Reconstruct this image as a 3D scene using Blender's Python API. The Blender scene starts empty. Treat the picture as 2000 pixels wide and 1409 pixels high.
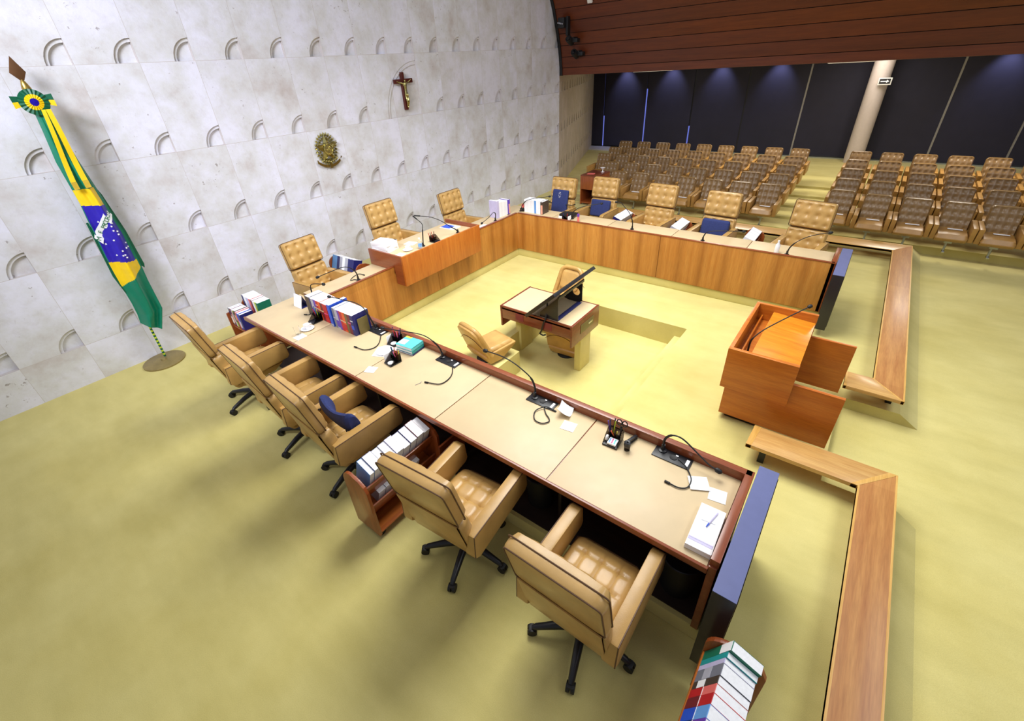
import bpy, bmesh, math, random
from mathutils import Vector, Matrix
random.seed(7)
PI = math.pi
scene = bpy.context.scene
COL = scene.collection
V = Vector

# ------------------------------------------------------------------ colour and materials
def lin(c):
    def f(v):
        v /= 255.0
        return v / 12.92 if v <= 0.04045 else ((v + 0.055) / 1.055) ** 2.4
    return (f(c[0]), f(c[1]), f(c[2]), 1.0)

def new_mat(name):
    m = bpy.data.materials.new(name)
    m.use_nodes = True
    nt = m.node_tree
    nt.nodes.clear()
    out = nt.nodes.new('ShaderNodeOutputMaterial')
    b = nt.nodes.new('ShaderNodeBsdfPrincipled')
    nt.links.new(b.outputs[0], out.inputs[0])
    return m, nt, b

def node(nt, kind, **kw):
    n = nt.nodes.new(kind)
    for k, v in kw.items():
        setattr(n, k, v)
    return n

def coords(nt, scale=(1, 1, 1), rot=(0, 0, 0)):
    tc = node(nt, 'ShaderNodeTexCoord')
    mp = node(nt, 'ShaderNodeMapping')
    mp.inputs['Scale'].default_value = scale
    mp.inputs['Rotation'].default_value = rot
    nt.links.new(tc.outputs['Object'], mp.inputs['Vector'])
    return mp.outputs['Vector']

def noise(nt, vec, scale, detail=3.0, rough=0.55):
    n = node(nt, 'ShaderNodeTexNoise')
    n.inputs['Scale'].default_value = scale
    n.inputs['Detail'].default_value = detail
    n.inputs['Roughness'].default_value = rough
    nt.links.new(vec, n.inputs['Vector'])
    return n.outputs['Fac']

def ramp(nt, fac, stops):
    r = node(nt, 'ShaderNodeValToRGB')
    el = r.color_ramp.elements
    while len(el) < len(stops):
        el.new(0.5)
    for e, (p, c) in zip(el, stops):
        e.position = p
        e.color = c
    nt.links.new(fac, r.inputs['Fac'])
    return r.outputs['Color']

def mix(nt, a, b, fac, mode='MIX'):
    n = node(nt, 'ShaderNodeMix', data_type='RGBA', blend_type=mode)
    for sock, v in ((n.inputs[0], fac), (n.inputs[6], a), (n.inputs[7], b)):
        if isinstance(v, (int, float)):
            sock.default_value = v
        elif isinstance(v, tuple):
            sock.default_value = v
        else:
            nt.links.new(v, sock)
    return n.outputs[2]

def bump(nt, b, h, strength=0.1, dist=0.01):
    n = node(nt, 'ShaderNodeBump')
    n.inputs['Strength'].default_value = strength
    n.inputs['Distance'].default_value = dist
    nt.links.new(h, n.inputs['Height'])
    nt.links.new(n.outputs['Normal'], b.inputs['Normal'])

def plain(name, rgb, rough=0.5, metal=0.0, var=0.12, nscale=14.0, spec=0.5, bmp=0.0, emit=None):
    m, nt, b = new_mat(name)
    vec = coords(nt)
    c = lin(rgb)
    d = tuple(x * (1 - var) for x in c[:3]) + (1,)
    e = tuple(min(1, x * (1 + var)) for x in c[:3]) + (1,)
    f = noise(nt, vec, nscale)
    nt.links.new(ramp(nt, f, [(0.3, d), (0.7, e)]), b.inputs['Base Color'])
    b.inputs['Roughness'].default_value = rough
    b.inputs['Metallic'].default_value = metal
    b.inputs['Specular IOR Level'].default_value = spec
    if bmp:
        bump(nt, b, noise(nt, vec, nscale * 6), bmp)
    if emit:
        b.inputs['Emission Color'].default_value = lin(rgb)
        b.inputs['Emission Strength'].default_value = emit
    return m

def leather(name, rgb, rough=0.38, var=0.14, bmp=0.12):
    m, nt, b = new_mat(name)
    vec = coords(nt)
    c = lin(rgb)
    f = noise(nt, vec, 5.0, 4.0)
    base = ramp(nt, f, [(0.3, tuple(x * (1 - var) for x in c[:3]) + (1,)), (0.72, tuple(x * (1 + var) for x in c[:3]) + (1,))])
    nt.links.new(base, b.inputs['Base Color'])
    g = noise(nt, vec, 9.0, 3.0)
    rr = node(nt, 'ShaderNodeMapRange')
    rr.inputs['To Min'].default_value = rough - 0.06
    rr.inputs['To Max'].default_value = rough + 0.1
    nt.links.new(g, rr.inputs['Value'])
    nt.links.new(rr.outputs[0], b.inputs['Roughness'])
    bump(nt, b, noise(nt, vec, 110.0, 2.0), bmp, 0.004)
    return m

def wood(name, c1, c2, grain='X', rough=0.35, plank=None, plank_axis='Y', tint=0.25, gscale=1.0, seam=None, coat=0.0):
    """streaky wood; grain names the axis the fibres run along; plank gives veneer leaves of that width along plank_axis"""
    m, nt, b = new_mat(name)
    s = {'X': (0.6, 9, 9), 'Y': (9, 0.6, 9), 'Z': (9, 9, 0.6)}[grain]
    vec = coords(nt, tuple(v * gscale for v in s))
    f = noise(nt, vec, 2.2, 6.0, 0.62)
    col = ramp(nt, f, [(0.28, lin(c2)), (0.5, tuple((x + y) / 2 for x, y in zip(lin(c1), lin(c2)))), (0.72, lin(c1))])
    vec2 = coords(nt, tuple(v * gscale * 4 for v in s))
    f2 = noise(nt, vec2, 3.0, 2.0)
    col = mix(nt, col, ramp(nt, f2, [(0.35, (0.72, 0.68, 0.64, 1)), (0.6, (1, 1, 1, 1))]), 0.45, 'MULTIPLY')
    if plank:
        tc = node(nt, 'ShaderNodeTexCoord')
        sp = node(nt, 'ShaderNodeSeparateXYZ')
        nt.links.new(tc.outputs['Object'], sp.inputs[0])
        dv = node(nt, 'ShaderNodeMath', operation='DIVIDE')
        nt.links.new(sp.outputs['XYZ'.index(plank_axis)], dv.inputs[0])
        dv.inputs[1].default_value = plank
        fl = node(nt, 'ShaderNodeMath', operation='FLOOR')
        nt.links.new(dv.outputs[0], fl.inputs[0])
        wn = node(nt, 'ShaderNodeTexWhiteNoise', noise_dimensions='1D')
        nt.links.new(fl.outputs[0], wn.inputs['W'])
        lo = 1 - tint
        col = mix(nt, col, ramp(nt, wn.outputs['Value'], [(0, (lo, lo * 0.93, lo * 0.88, 1)), (1, (1.0, 1.0, 1.0, 1))]), 1.0, 'MULTIPLY')
        fr = node(nt, 'ShaderNodeMath', operation='FRACT')
        nt.links.new(dv.outputs[0], fr.inputs[0])
        if seam == 'soft':
            pp = node(nt, 'ShaderNodeMath', operation='PINGPONG')
            nt.links.new(fr.outputs[0], pp.inputs[0])
            pp.inputs[1].default_value = 0.5
            col = mix(nt, col, ramp(nt, pp.outputs[0], [(0.0, (0.66, 0.58, 0.5, 1)), (0.26, (1, 1, 1, 1))]), 0.75, 'MULTIPLY')
        elif seam == 'hard':
            col = mix(nt, col, ramp(nt, fr.outputs[0], [(0.0, (0.35, 0.3, 0.28, 1)), (0.045, (1, 1, 1, 1))]), 1.0, 'MULTIPLY')
    nt.links.new(col, b.inputs['Base Color'])
    b.inputs['Roughness'].default_value = rough
    if coat:
        b.inputs['Coat Weight'].default_value = coat
        b.inputs['Coat Roughness'].default_value = 0.2
    return m

def carpet(name, c1, c2):
    m, nt, b = new_mat(name)
    vec = coords(nt)
    f = noise(nt, vec, 0.9, 5.0, 0.6)
    col = ramp(nt, f, [(0.3, lin(c2)), (0.7, lin(c1))])
    v2 = coords(nt, (3.0, 0.9, 1), (0, 0, 0.5))
    f2 = noise(nt, v2, 1.6, 4.0)
    col = mix(nt, col, ramp(nt, f2, [(0.3, (0.86, 0.86, 0.82, 1)), (0.65, (1, 1, 1, 1))]), 0.7, 'MULTIPLY')
    f3 = noise(nt, vec, 160.0, 2.0)
    col = mix(nt, col, ramp(nt, f3, [(0.25, (0.8, 0.8, 0.76, 1)), (0.7, (1, 1, 1, 1))]), 0.45, 'MULTIPLY')
    nt.links.new(col, b.inputs['Base Color'])
    b.inputs['Roughness'].default_value = 0.95
    b.inputs['Specular IOR Level'].default_value = 0.08
    b.inputs['Sheen Weight'].default_value = 0.15
    bump(nt, b, f3, 0.35, 0.006)
    return m

def travertine(name, x0, dx, z0, dz, c_lo=(196, 190, 188), c_hi=(230, 230, 243)):
    m, nt, b = new_mat(name)
    tc = node(nt, 'ShaderNodeTexCoord')
    sp = node(nt, 'ShaderNodeSeparateXYZ')
    nt.links.new(tc.outputs['Object'], sp.inputs[0])
    ids, frs = [], []
    for ax, o, d in ((0, x0, dx), (2, z0, dz)):
        a = node(nt, 'ShaderNodeMath', operation='SUBTRACT')
        nt.links.new(sp.outputs[ax], a.inputs[0]); a.inputs[1].default_value = o
        q = node(nt, 'ShaderNodeMath', operation='DIVIDE')
        nt.links.new(a.outputs[0], q.inputs[0]); q.inputs[1].default_value = d
        fl = node(nt, 'ShaderNodeMath', operation='FLOOR'); nt.links.new(q.outputs[0], fl.inputs[0])
        fr = node(nt, 'ShaderNodeMath', operation='FRACT'); nt.links.new(q.outputs[0], fr.inputs[0])
        pp = node(nt, 'ShaderNodeMath', operation='PINGPONG'); nt.links.new(fr.outputs[0], pp.inputs[0]); pp.inputs[1].default_value = 0.5
        ml = node(nt, 'ShaderNodeMath', operation='MULTIPLY'); nt.links.new(pp.outputs[0], ml.inputs[0]); ml.inputs[1].default_value = d
        ids.append(fl.outputs[0]); frs.append(ml.outputs[0])
    cb = node(nt, 'ShaderNodeCombineXYZ')
    nt.links.new(ids[0], cb.inputs[0]); nt.links.new(ids[1], cb.inputs[1])
    wn = node(nt, 'ShaderNodeTexWhiteNoise', noise_dimensions='2D')
    nt.links.new(cb.outputs[0], wn.inputs['Vector'])
    # every slab gets its own piece of stone: shift the texture by the slab's random colour
    sc = node(nt, 'ShaderNodeVectorMath', operation='SCALE'); sc.inputs['Scale'].default_value = 17.0
    nt.links.new(wn.outputs['Color'], sc.inputs[0])
    ad = node(nt, 'ShaderNodeVectorMath', operation='ADD')
    nt.links.new(tc.outputs['Object'], ad.inputs[0]); nt.links.new(sc.outputs[0], ad.inputs[1])
    vec = ad.outputs[0]
    f = noise(nt, vec, 1.5, 6.0, 0.62)
    col = ramp(nt, f, [(0.25, lin((194, 184, 180))), (0.45, lin(tuple(v * 0.94 for v in c_hi[:2]) + (c_hi[2] * 0.9,))), (0.62, lin(c_hi))])
    tint = ramp(nt, wn.outputs['Value'], [(0.0, (0.93, 0.91, 0.89, 1)), (0.25, (0.975, 0.972, 0.97, 1)), (1.0, (1, 1, 1, 1))])
    col = mix(nt, col, tint, 1.0, 'MULTIPLY')
    f2 = noise(nt, vec, 9.0, 5.0, 0.7)
    col = mix(nt, col, ramp(nt, f2, [(0.3, (0.84, 0.81, 0.79, 1)), (0.5, (1, 1, 1, 1))]), 0.5, 'MULTIPLY')
    pit = noise(nt, vec, 16.0, 3.0, 0.65)
    area = noise(nt, vec, 1.1, 2.0)
    pm = node(nt, 'ShaderNodeMath', operation='ADD'); nt.links.new(pit, pm.inputs[0])
    pa = node(nt, 'ShaderNodeMath', operation='MULTIPLY'); nt.links.new(area, pa.inputs[0]); pa.inputs[1].default_value = 0.35
    nt.links.new(pa.outputs[0], pm.inputs[1])
    col = mix(nt, col, ramp(nt, pm.outputs[0], [(0.87, (1, 1, 1, 1)), (0.925, (0.55, 0.51, 0.48, 1))]), 1.0, 'MULTIPLY')
    for fr, w in zip(frs, (0.0022, 0.0028)):
        lt = node(nt, 'ShaderNodeMath', operation='LESS_THAN'); nt.links.new(fr, lt.inputs[0]); lt.inputs[1].default_value = w
        col = mix(nt, col, lin((196, 189, 186)), lt.outputs[0])
    nt.links.new(col, b.inputs['Base Color'])
    b.inputs['Roughness'].default_value = 0.62
    b.inputs['Specular IOR Level'].default_value = 0.3
    bump(nt, b, pm.outputs[0], 0.12, 0.02)
    return m

def glass(name, tint=(250, 252, 255), rough=0.0):
    m, nt, b = new_mat(name)
    vec = coords(nt)
    c = lin(tint)
    nt.links.new(ramp(nt, noise(nt, vec, 4.0), [(0.3, c), (0.7, tuple(min(1, v * 1.03) for v in c[:3]) + (1,))]), b.inputs['Base Color'])
    b.inputs['Roughness'].default_value = rough
    b.inputs['Transmission Weight'].default_value = 1.0
    b.inputs['IOR'].default_value = 1.12
    return m

M = {}
M['carpet'] = carpet('carpet', (220, 208, 138), (205, 191, 116))
M['stone'] = travertine('travertine', 0.46, 0.7114, 0.57, 1.13)
M['stone_side_warm_lit'] = travertine('travertine_side_warm_lit', 0.0, 0.46, 0.57, 1.13, c_hi=(206, 192, 180))  # same travertine, browned: warm audience light is put into the colour
M['stone_floor'] = plain('stone_floor', (205, 203, 208), 0.5, var=0.06)
M['tan'] = leather('tan_leather', (194, 154, 90), 0.30)
M['tan_shell'] = leather('tan_shell_leather', (186, 146, 82), 0.33)
M['brown'] = leather('brown_leather', (132, 103, 64), 0.28)
M['brown_arm'] = leather('brown_arm_leather', (168, 126, 66), 0.34)
M['top'] = leather('desktop_leather', (208, 185, 145), 0.42, 0.04, 0.05)
M['piping'] = plain('piping', (96, 66, 40), 0.5)
M['blackplastic'] = plain('black_plastic', (26, 27, 32), 0.38)
M['black'] = plain('black_matte', (17, 17, 19), 0.55)
M['blackbin'] = plain('black_bin', (16, 16, 17), 0.5)
M['blackpanel'] = plain('black_panel', (34, 33, 38), 0.33, var=0.05)
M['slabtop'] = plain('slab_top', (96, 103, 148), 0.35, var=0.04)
M['navy'] = plain('navy_fabric', (42, 54, 108), 0.85, nscale=40, bmp=0.2)
M['navybook'] = plain('navy_band', (40, 44, 96), 0.6)
M['panel'] = wood('desk_panel_wood', (204, 146, 70), (186, 122, 50), 'Z', 0.4, 0.372, 'Y', 0.14, seam='soft')
M['panelx'] = wood('desk_panel_wood_x', (204, 146, 70), (186, 122, 50), 'Z', 0.4, 0.372, 'X', 0.14, seam='soft')
M['rim'] = wood('rim_wood', (154, 82, 44), (122, 56, 28), 'Y', 0.3, coat=0.3)
M['rimx'] = wood('rim_wood_x', (154, 82, 44), (122, 56, 28), 'X', 0.3, coat=0.3)
M['pres'] = wood('raised_desk_wood', (206, 130, 50), (182, 98, 32), 'Z', 0.36, 0.5, 'X', 0.12)
M['darkwood'] = wood('dark_wood', (44, 28, 18), (28, 18, 12), 'Y', 0.55)
M['lectern'] = wood('lectern_wood', (206, 122, 38), (180, 92, 22), 'Y', 0.34, coat=0.25)
M['lecterntop'] = wood('lectern_top_wood', (232, 150, 40), (204, 118, 24), 'Y', 0.3, coat=0.3)
M['cart'] = wood('cart_wood', (168, 88, 40), (130, 58, 24), 'Z', 0.32, coat=0.3)
M['cartx'] = wood('cart_shelf_wood', (196, 112, 44), (160, 80, 30), 'X', 0.35)
M['bench'] = wood('bench_wood', (206, 152, 86), (174, 114, 58), 'X', 0.42, 3.1, 'X', 0.16, seam=None, coat=0.15)
M['benchy'] = wood('bench_wood_y', (214, 172, 104), (190, 140, 76), 'Y', 0.34, coat=0.3)
M['benchedge'] = wood('bench_edge_wood', (222, 178, 98), (204, 152, 72), 'X', 0.38)
M['bulkhead'] = wood('bulkhead_wood', (112, 51, 15), (86, 35, 8), 'Y', 0.42, tint=0.2, gscale=0.6)
M['table'] = wood('small_table_wood', (132, 62, 38), (100, 40, 24), 'Y', 0.3, coat=0.3)
M['white'] = plain('white_paper', (246, 246, 248), 0.7, var=0.02)
M['pages'] = plain('book_pages', (240, 240, 242), 0.8, var=0.05, nscale=60)
M['porcelain'] = plain('porcelain', (244, 244, 246), 0.15, var=0.02)
M['whiteplastic'] = plain('white_plastic', (228, 226, 222), 0.4, var=0.03)
M['column'] = plain('column_paint', (206, 192, 186), 0.6, var=0.03)
M['blind'] = plain('blind_fabric', (38, 36, 54), 0.8, var=0.08, nscale=3)
M['ceil'] = plain('ceiling_paint', (196, 190, 182), 0.8, var=0.03)
M['chrome'] = plain('chrome', (200, 204, 210), 0.18, 1.0, var=0.04)
M['steel'] = plain('steel', (176, 180, 170), 0.35, 0.6, var=0.05)
M['brass'] = plain('brass', (190, 160, 84), 0.3, 1.0, var=0.15)
M['gold'] = plain('gilt', (192, 182, 120), 0.24, 1.0, var=0.2, nscale=30)
M['golddark'] = plain('gilt_dark', (152, 132, 70), 0.34, 1.0, var=0.25, nscale=30)
M['spear'] = plain('spear_bronze', (112, 78, 50), 0.4, 0.6)
M['polebase'] = plain('pole_base_bronze', (150, 132, 84), 0.45, 0.4)
M['cross'] = wood('cross_wood', (92, 32, 24), (66, 20, 16), 'Z', 0.35)
M['flaggreen'] = plain('flag_green', (0, 122, 92), 0.42, var=0.06)
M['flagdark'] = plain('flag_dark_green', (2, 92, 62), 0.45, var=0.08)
M['flagyellow'] = plain('flag_yellow', (246, 206, 20), 0.42, var=0.05)
M['flagblue'] = plain('flag_blue', (44, 28, 170), 0.42, var=0.08)
M['fringe'] = plain('fringe_gold', (214, 178, 52), 0.6)
M['poleG'] = plain('pole_green', (40, 120, 60), 0.4)
M['glass'] = glass('clear_glass')
M['smoke'] = glass('smoked_acrylic', (120, 112, 110), 0.08)
M['water'] = plain('bottle_blue', (120, 170, 226), 0.2)
M['lampglow'] = plain('lamp_diffuser', (255, 240, 214), 0.5, emit=0.7)
M['daylight'] = plain('daylight_gap', (116, 128, 224), 0.5, emit=0.8)
M['tvscreen'] = plain('screen_black', (10, 11, 13), 0.12, var=0.03)
for nm, c in dict(red=(190, 34, 40), orange=(226, 96, 40), maroon=(116, 36, 44), blue=(40, 84, 204), dblue=(32, 36, 104), sky=(104, 160, 226), violet=(94, 60, 176), teal=(36, 150, 150),
                  aqua=(92, 204, 206), green=(22, 112, 84), lime=(196, 216, 50), olive=(112, 100, 56), grey=(120, 122, 134), lgrey=(178, 178, 190), dbrown=(74, 62, 54), pink=(226, 96, 150),
                  cream=(214, 196, 152), peach=(226, 164, 140), purple=(110, 62, 170), yellow=(238, 214, 70), coral=(228, 110, 104), lilac=(196, 190, 224)).items():
    M[nm] = plain('ink_' + nm, c, 0.45, var=0.06)

# ------------------------------------------------------------------ mesh builder
class B:
    def __init__(s):
        s.bm = bmesh.new()
    def _faces(s, before, mi):
        for f in s.bm.faces:
            if f.index < 0 or f.index >= before:
                f.material_index = mi
    def _start(s):
        s.bm.faces.index_update()
        return len(s.bm.faces)
    def _tag(s, n0, mi):
        s.bm.faces.ensure_lookup_table()
        for i in range(n0, len(s.bm.faces)):
            s.bm.faces[i].material_index = mi
    def box(s, c, d, rz=0.0, bev=0.0, mi=0, rot=None, seg=2):
        t = bmesh.new()
        bmesh.ops.create_cube(t, size=1.0)
        bmesh.ops.scale(t, vec=V(d), verts=t.verts)
        if bev:
            bmesh.ops.bevel(t, geom=t.edges[:], offset=bev, segments=seg, profile=0.6, affect='EDGES')
        R = rot if rot is not None else Matrix.Rotation(rz, 3, 'Z')
        s._merge(t, R, V(c), mi)
        return s
    def bx(s, x0, x1, y0, y1, z0, z1, bev=0.0, mi=0):
        return s.box(((x0 + x1) / 2, (y0 + y1) / 2, (z0 + z1) / 2), (abs(x1 - x0), abs(y1 - y0), abs(z1 - z0)), 0, bev, mi)
    def _merge(s, t, R, o, mi):
        mp = {}
        for v in t.verts:
            mp[v] = s.bm.verts.new(R @ v.co + o)
        for f in t.faces:
            try:
                nf = s.bm.faces.new([mp[v] for v in f.verts])
                nf.material_index = mi
                nf.smooth = True
            except ValueError:
                pass
        t.free()
    def ring(s, c, u, w, r, n):
        return [s.bm.verts.new(c + u * (r * math.cos(2 * PI * i / n)) + w * (r * math.sin(2 * PI * i / n))) for i in range(n)]
    def face(s, vs, mi=0):
        try:
            f = s.bm.faces.new(vs)
            f.material_index = mi
            f.smooth = True
            return f
        except ValueError:
            return None
    def poly(s, pts, mi=0):
        return s.face([s.bm.verts.new(V(p)) for p in pts], mi)
    def tube(s, pts, r, n=8, mi=0, caps=True):
        pts = [V(p) for p in pts]
        rs = r if isinstance(r, (list, tuple)) else [r] * len(pts)
        prev = None
        up = None
        for i, p in enumerate(pts):
            a = pts[max(i - 1, 0)]; b2 = pts[min(i + 1, len(pts) - 1)]
            d = (b2 - a).normalized()
            if up is None:
                up = V((0, 0, 1)) if abs(d.z) < 0.9 else V((1, 0, 0))
            u = d.cross(up).normalized()
            w = u.cross(d).normalized()
            up = w
            rg = s.ring(p, u, w, rs[i], n)
            if prev:
                for k in range(n):
                    s.face([prev[k], prev[(k + 1) % n], rg[(k + 1) % n], rg[k]], mi)
            elif caps:
                s.face(rg[::-1], mi)
            prev = rg
        if caps:
            s.face(prev, mi)
        return s
    def cyl(s, p0, p1, r, r1=None, n=16, mi=0):
        return s.tube([p0, p1], [r, r if r1 is None else r1], n, mi)
    def lathe(s, prof, c=(0, 0, 0), n=24, mi=0, R=None):
        c = V(c)
        rings = []
        for (r, z) in prof:
            rg = []
            for k in range(n):
                p = V((r * math.cos(2 * PI * k / n), r * math.sin(2 * PI * k / n), z))
                if R is not None:
                    p = R @ p
                rg.append(s.bm.verts.new(c + p))
            rings.append(rg)
        for a, b2 in zip(rings, rings[1:]):
            for k in range(n):
                s.face([a[k], a[(k + 1) % n], b2[(k + 1) % n], b2[k]], mi)
        s.face(rings[0][::-1], mi)
        s.face(rings[-1], mi)
        return s
    def prism(s, pts, ext, mi=0, bev=0.0):
        t = bmesh.new()
        a = [t.verts.new(V(p)) for p in pts]
        b2 = [t.verts.new(V(p) + V(ext)) for p in pts]
        n = len(pts)
        t.faces.new(a[::-1]); t.faces.new(b2)
        for k in range(n):
            t.faces.new([a[k], a[(k + 1) % n], b2[(k + 1) % n], b2[k]])
        bmesh.ops.recalc_face_normals(t, faces=t.faces)
        if bev:
            bmesh.ops.bevel(t, geom=t.edges[:], offset=bev, segments=2, profile=0.6, affect='EDGES')
        s._merge(t, Matrix.Identity(3), V((0, 0, 0)), mi)
        return s
    def sphere(s, c, r, n=12, mi=0, sc=(1, 1, 1)):
        t = bmesh.new()
        bmesh.ops.create_uvsphere(t, u_segments=n, v_segments=max(6, n // 2 + 2), radius=r)
        s._merge(t, Matrix.Diagonal(V(sc)), V(c), mi)
        return s
    def pad(s, o, U, W, N, w, h, t, nu, nv, style, depth, res=6, rr=0.06, mi=0, crown=0.0, roll=0.0):
        """an upholstered pad: o is the centre of the lower edge of its rear face; U width, W height, N front normal"""
        o, U, W, N = V(o), V(U).normalized(), V(W).normalized(), V(N).normalized()
        nx, ny = nu * res, nv * res
        us = [(i / nx) for i in range(nx + 1)]
        vs = [(j / ny) for j in range(ny + 1)]
        def warp(a):                                    # crowd samples to the rim for a rounded edge
            return a
        F = []
        for v in vs:
            row = []
            for u in us:
                x = (u - 0.5) * w; y = v * h
                d = min(min(u, 1 - u) * w, min(v, 1 - v) * h)
                rc = min(0.06, w * 0.2)
                cx = abs(x) - (w / 2 - rc); cyy = abs(y - h / 2) - (h / 2 - rc)
                if cx > 0 and cyy > 0:
                    k_ = max(cx, cyy) / math.hypot(cx, cyy)
                    x = math.copysign(w / 2 - rc + cx * k_, x); y = h / 2 + math.copysign(h / 2 - rc + cyy * k_, y - h / 2)
                fade = min(1.0, d / (rr * 1.5)); fade = fade * fade * (3 - 2 * fade)
                e = min(1.0, d / rr)
                edge = math.sqrt(max(0.0, 1 - (1 - e) ** 2))
                n = t * (0.5 + 0.5 * edge)
                cu, cv = u * nu, v * nv
                if style == 'biscuit':
                    su = abs(math.sin(PI * cu)); sv = abs(math.sin(PI * cv))
                    dip = (1 - su) ** 5 * 0.6 + (1 - sv) ** 5 * 0.6
                    ku, kv = cu - round(cu), cv - round(cv)
                    dip += 0.9 * math.exp(-(ku * ku + kv * kv) / 0.018)
                else:
                    ku, kv = cu - (math.floor(cu) + 0.5), cv - (math.floor(cv) + 0.5)
                    rd = ku * ku + kv * kv
                    dip = 1.0 * math.exp(-rd / 0.035) + 0.35 * math.exp(-rd / 0.16)
                    dip += 0.22 * math.exp(-(ku * ku) / 0.006)
                n -= depth * dip * fade
                n += crown * (1 - (2 * u - 1) ** 2) * edge
                zz = 0.0
                if roll:
                    zz = -roll * max(0.0, (v - 0.7) / 0.3) ** 2
                row.append(s.bm.verts.new(o + U * x + W * y + N * (n + zz)))
            F.append(row)
        for j in range(ny):
            for i in range(nx):
                s.face([F[j][i], F[j][i + 1], F[j + 1][i + 1], F[j + 1][i]], mi)
        border = [F[0][i] for i in range(nx + 1)] + [F[j][nx] for j in range(1, ny + 1)] + [F[ny][i] for i in range(nx - 1, -1, -1)] + [F[j][0] for j in range(ny - 1, 0, -1)]
        n = len(border)
        def inset(nn, e):
            r_ = []
            for bv in border:
                q = bv.co - o
                ux = q.dot(U); wy = q.dot(W) - h / 2
                r_.append(s.bm.verts.new(o + U * ux * (1 - 2 * e / w) + W * (wy * (1 - 2 * e / h) + h / 2) + N * nn))
            return r_
        last = border
        for nn, e in ((t * 0.2, 0.0), (t * 0.05, 0.006), (0.0, 0.02)):
            back = inset(nn, e)
            for k in range(n):
                s.face([last[(k + 1) % n], last[k], back[k], back[(k + 1) % n]], mi)
            last = back
        s.face(back[::-1], mi)
        return s
    def mesh(s, name, angle=40):
        bmesh.ops.recalc_face_normals(s.bm, faces=s.bm.faces)
        me = bpy.data.meshes.new(name)
        s.bm.to_mesh(me)
        s.bm.free()
        me.set_sharp_from_angle(angle=math.radians(angle))
        return me
    def obj(s, name, mats, parent=None, world=False, angle=40, flat=False):
        me = s.mesh(name, angle)
        if not isinstance(mats, (list, tuple)):
            mats = [mats]
        for m in mats:
            me.materials.append(M[m] if isinstance(m, str) else m)
        if flat:
            for p in me.polygons:
                p.use_smooth = False
        o = bpy.data.objects.new(name, me)
        COL.objects.link(o)
        if parent is not None:
            if world:
                me.transform(parent_inv(parent))
            o.parent = parent
        return o

def parent_inv(p):
    m = Matrix.Identity(4)
    chain = []
    while p is not None:
        chain.append(p)
        p = p.parent
    for q in reversed(chain):
        m = m @ (Matrix.Translation(q.location) @ q.rotation_euler.to_matrix().to_4x4())
    return m.inverted()

def tag(o, label=None, cat=None, group=None, kind=None):
    if label: o['label'] = label
    if cat: o['category'] = cat
    if group: o['group'] = group
    if kind: o['kind'] = kind
    return o

def thing(name, label, cat, loc=(0, 0, 0), rz=0.0, group=None):
    o = bpy.data.objects.new(name, None)
    COL.objects.link(o)
    o.empty_display_size = 0.05
    o.location = loc
    o.rotation_euler = (0, 0, rz)
    return tag(o, label, cat, group)

def smooth_path(p, n=5):
    P = [V(q) for q in p]
    out = []
    for i in range(len(P) - 1):
        a = P[max(i - 1, 0)]; b2 = P[i]; c = P[i + 1]; d = P[min(i + 2, len(P) - 1)]
        for k in range(n):
            s = k / n
            out.append(0.5 * ((2 * b2) + (c - a) * s + (2 * a - 5 * b2 + 4 * c - d) * s * s + (3 * b2 - a - 3 * c + d) * s ** 3))
    out.append(P[-1])
    return out
def dup(root, loc=None, rz=None, label=None, group=None):
    def cp(o, par):
        c = o.copy()
        COL.objects.link(c)
        if par is not None:
            c.parent = par
        for ch in o.children:
            cp(ch, c)
        return c
    r = cp(root, None)
    if loc is not None: r.location = loc
    if rz is not None: r.rotation_euler = (0, 0, rz)
    if label: r['label'] = label
    if group: r['group'] = group
    return r

def structure(o):
    o['kind'] = 'structure'
    return o

ORD = ['first', 'second', 'third', 'fourth', 'fifth', 'sixth', 'seventh', 'eighth', 'ninth', 'tenth', 'eleventh', 'twelfth']

# ------------------------------------------------------------------ camera
cam_d = bpy.data.cameras.new('camera')
cam = bpy.data.objects.new('camera', cam_d)
COL.objects.link(cam)
cam.location = (0, 0, 3.66)
cam.rotation_euler = (1.01457164, 0.0581752980, -0.910210627)
cam_d.sensor_fit = 'HORIZONTAL'
cam_d.sensor_width = 36.0
cam_d.lens = 871.717619 / 2000 * 36.0
cam_d.shift_x = (1000 - 985.185) / 2000
cam_d.shift_y = (666.7214 - 704.5) / 2000
cam_d.clip_start = 0.05
cam_d.clip_end = 200
scene.camera = cam

# ------------------------------------------------------------------ floor
LOW = -0.14
PIT = -0.36
b = B()
Z = 0.0
def rect(x0, x1, y0, y1, z): b.poly([(x0, y0, z), (x1, y0, z), (x1, y1, z), (x0, y1, z)])
# pit: stepped well in the middle of the horseshoe
px0, px1, py0, py1 = 3.62, 6.34, 1.60, 3.78
blk_x, blk_y = 4.42, 3.42
EX, EY = 12.0, -1.02
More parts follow.
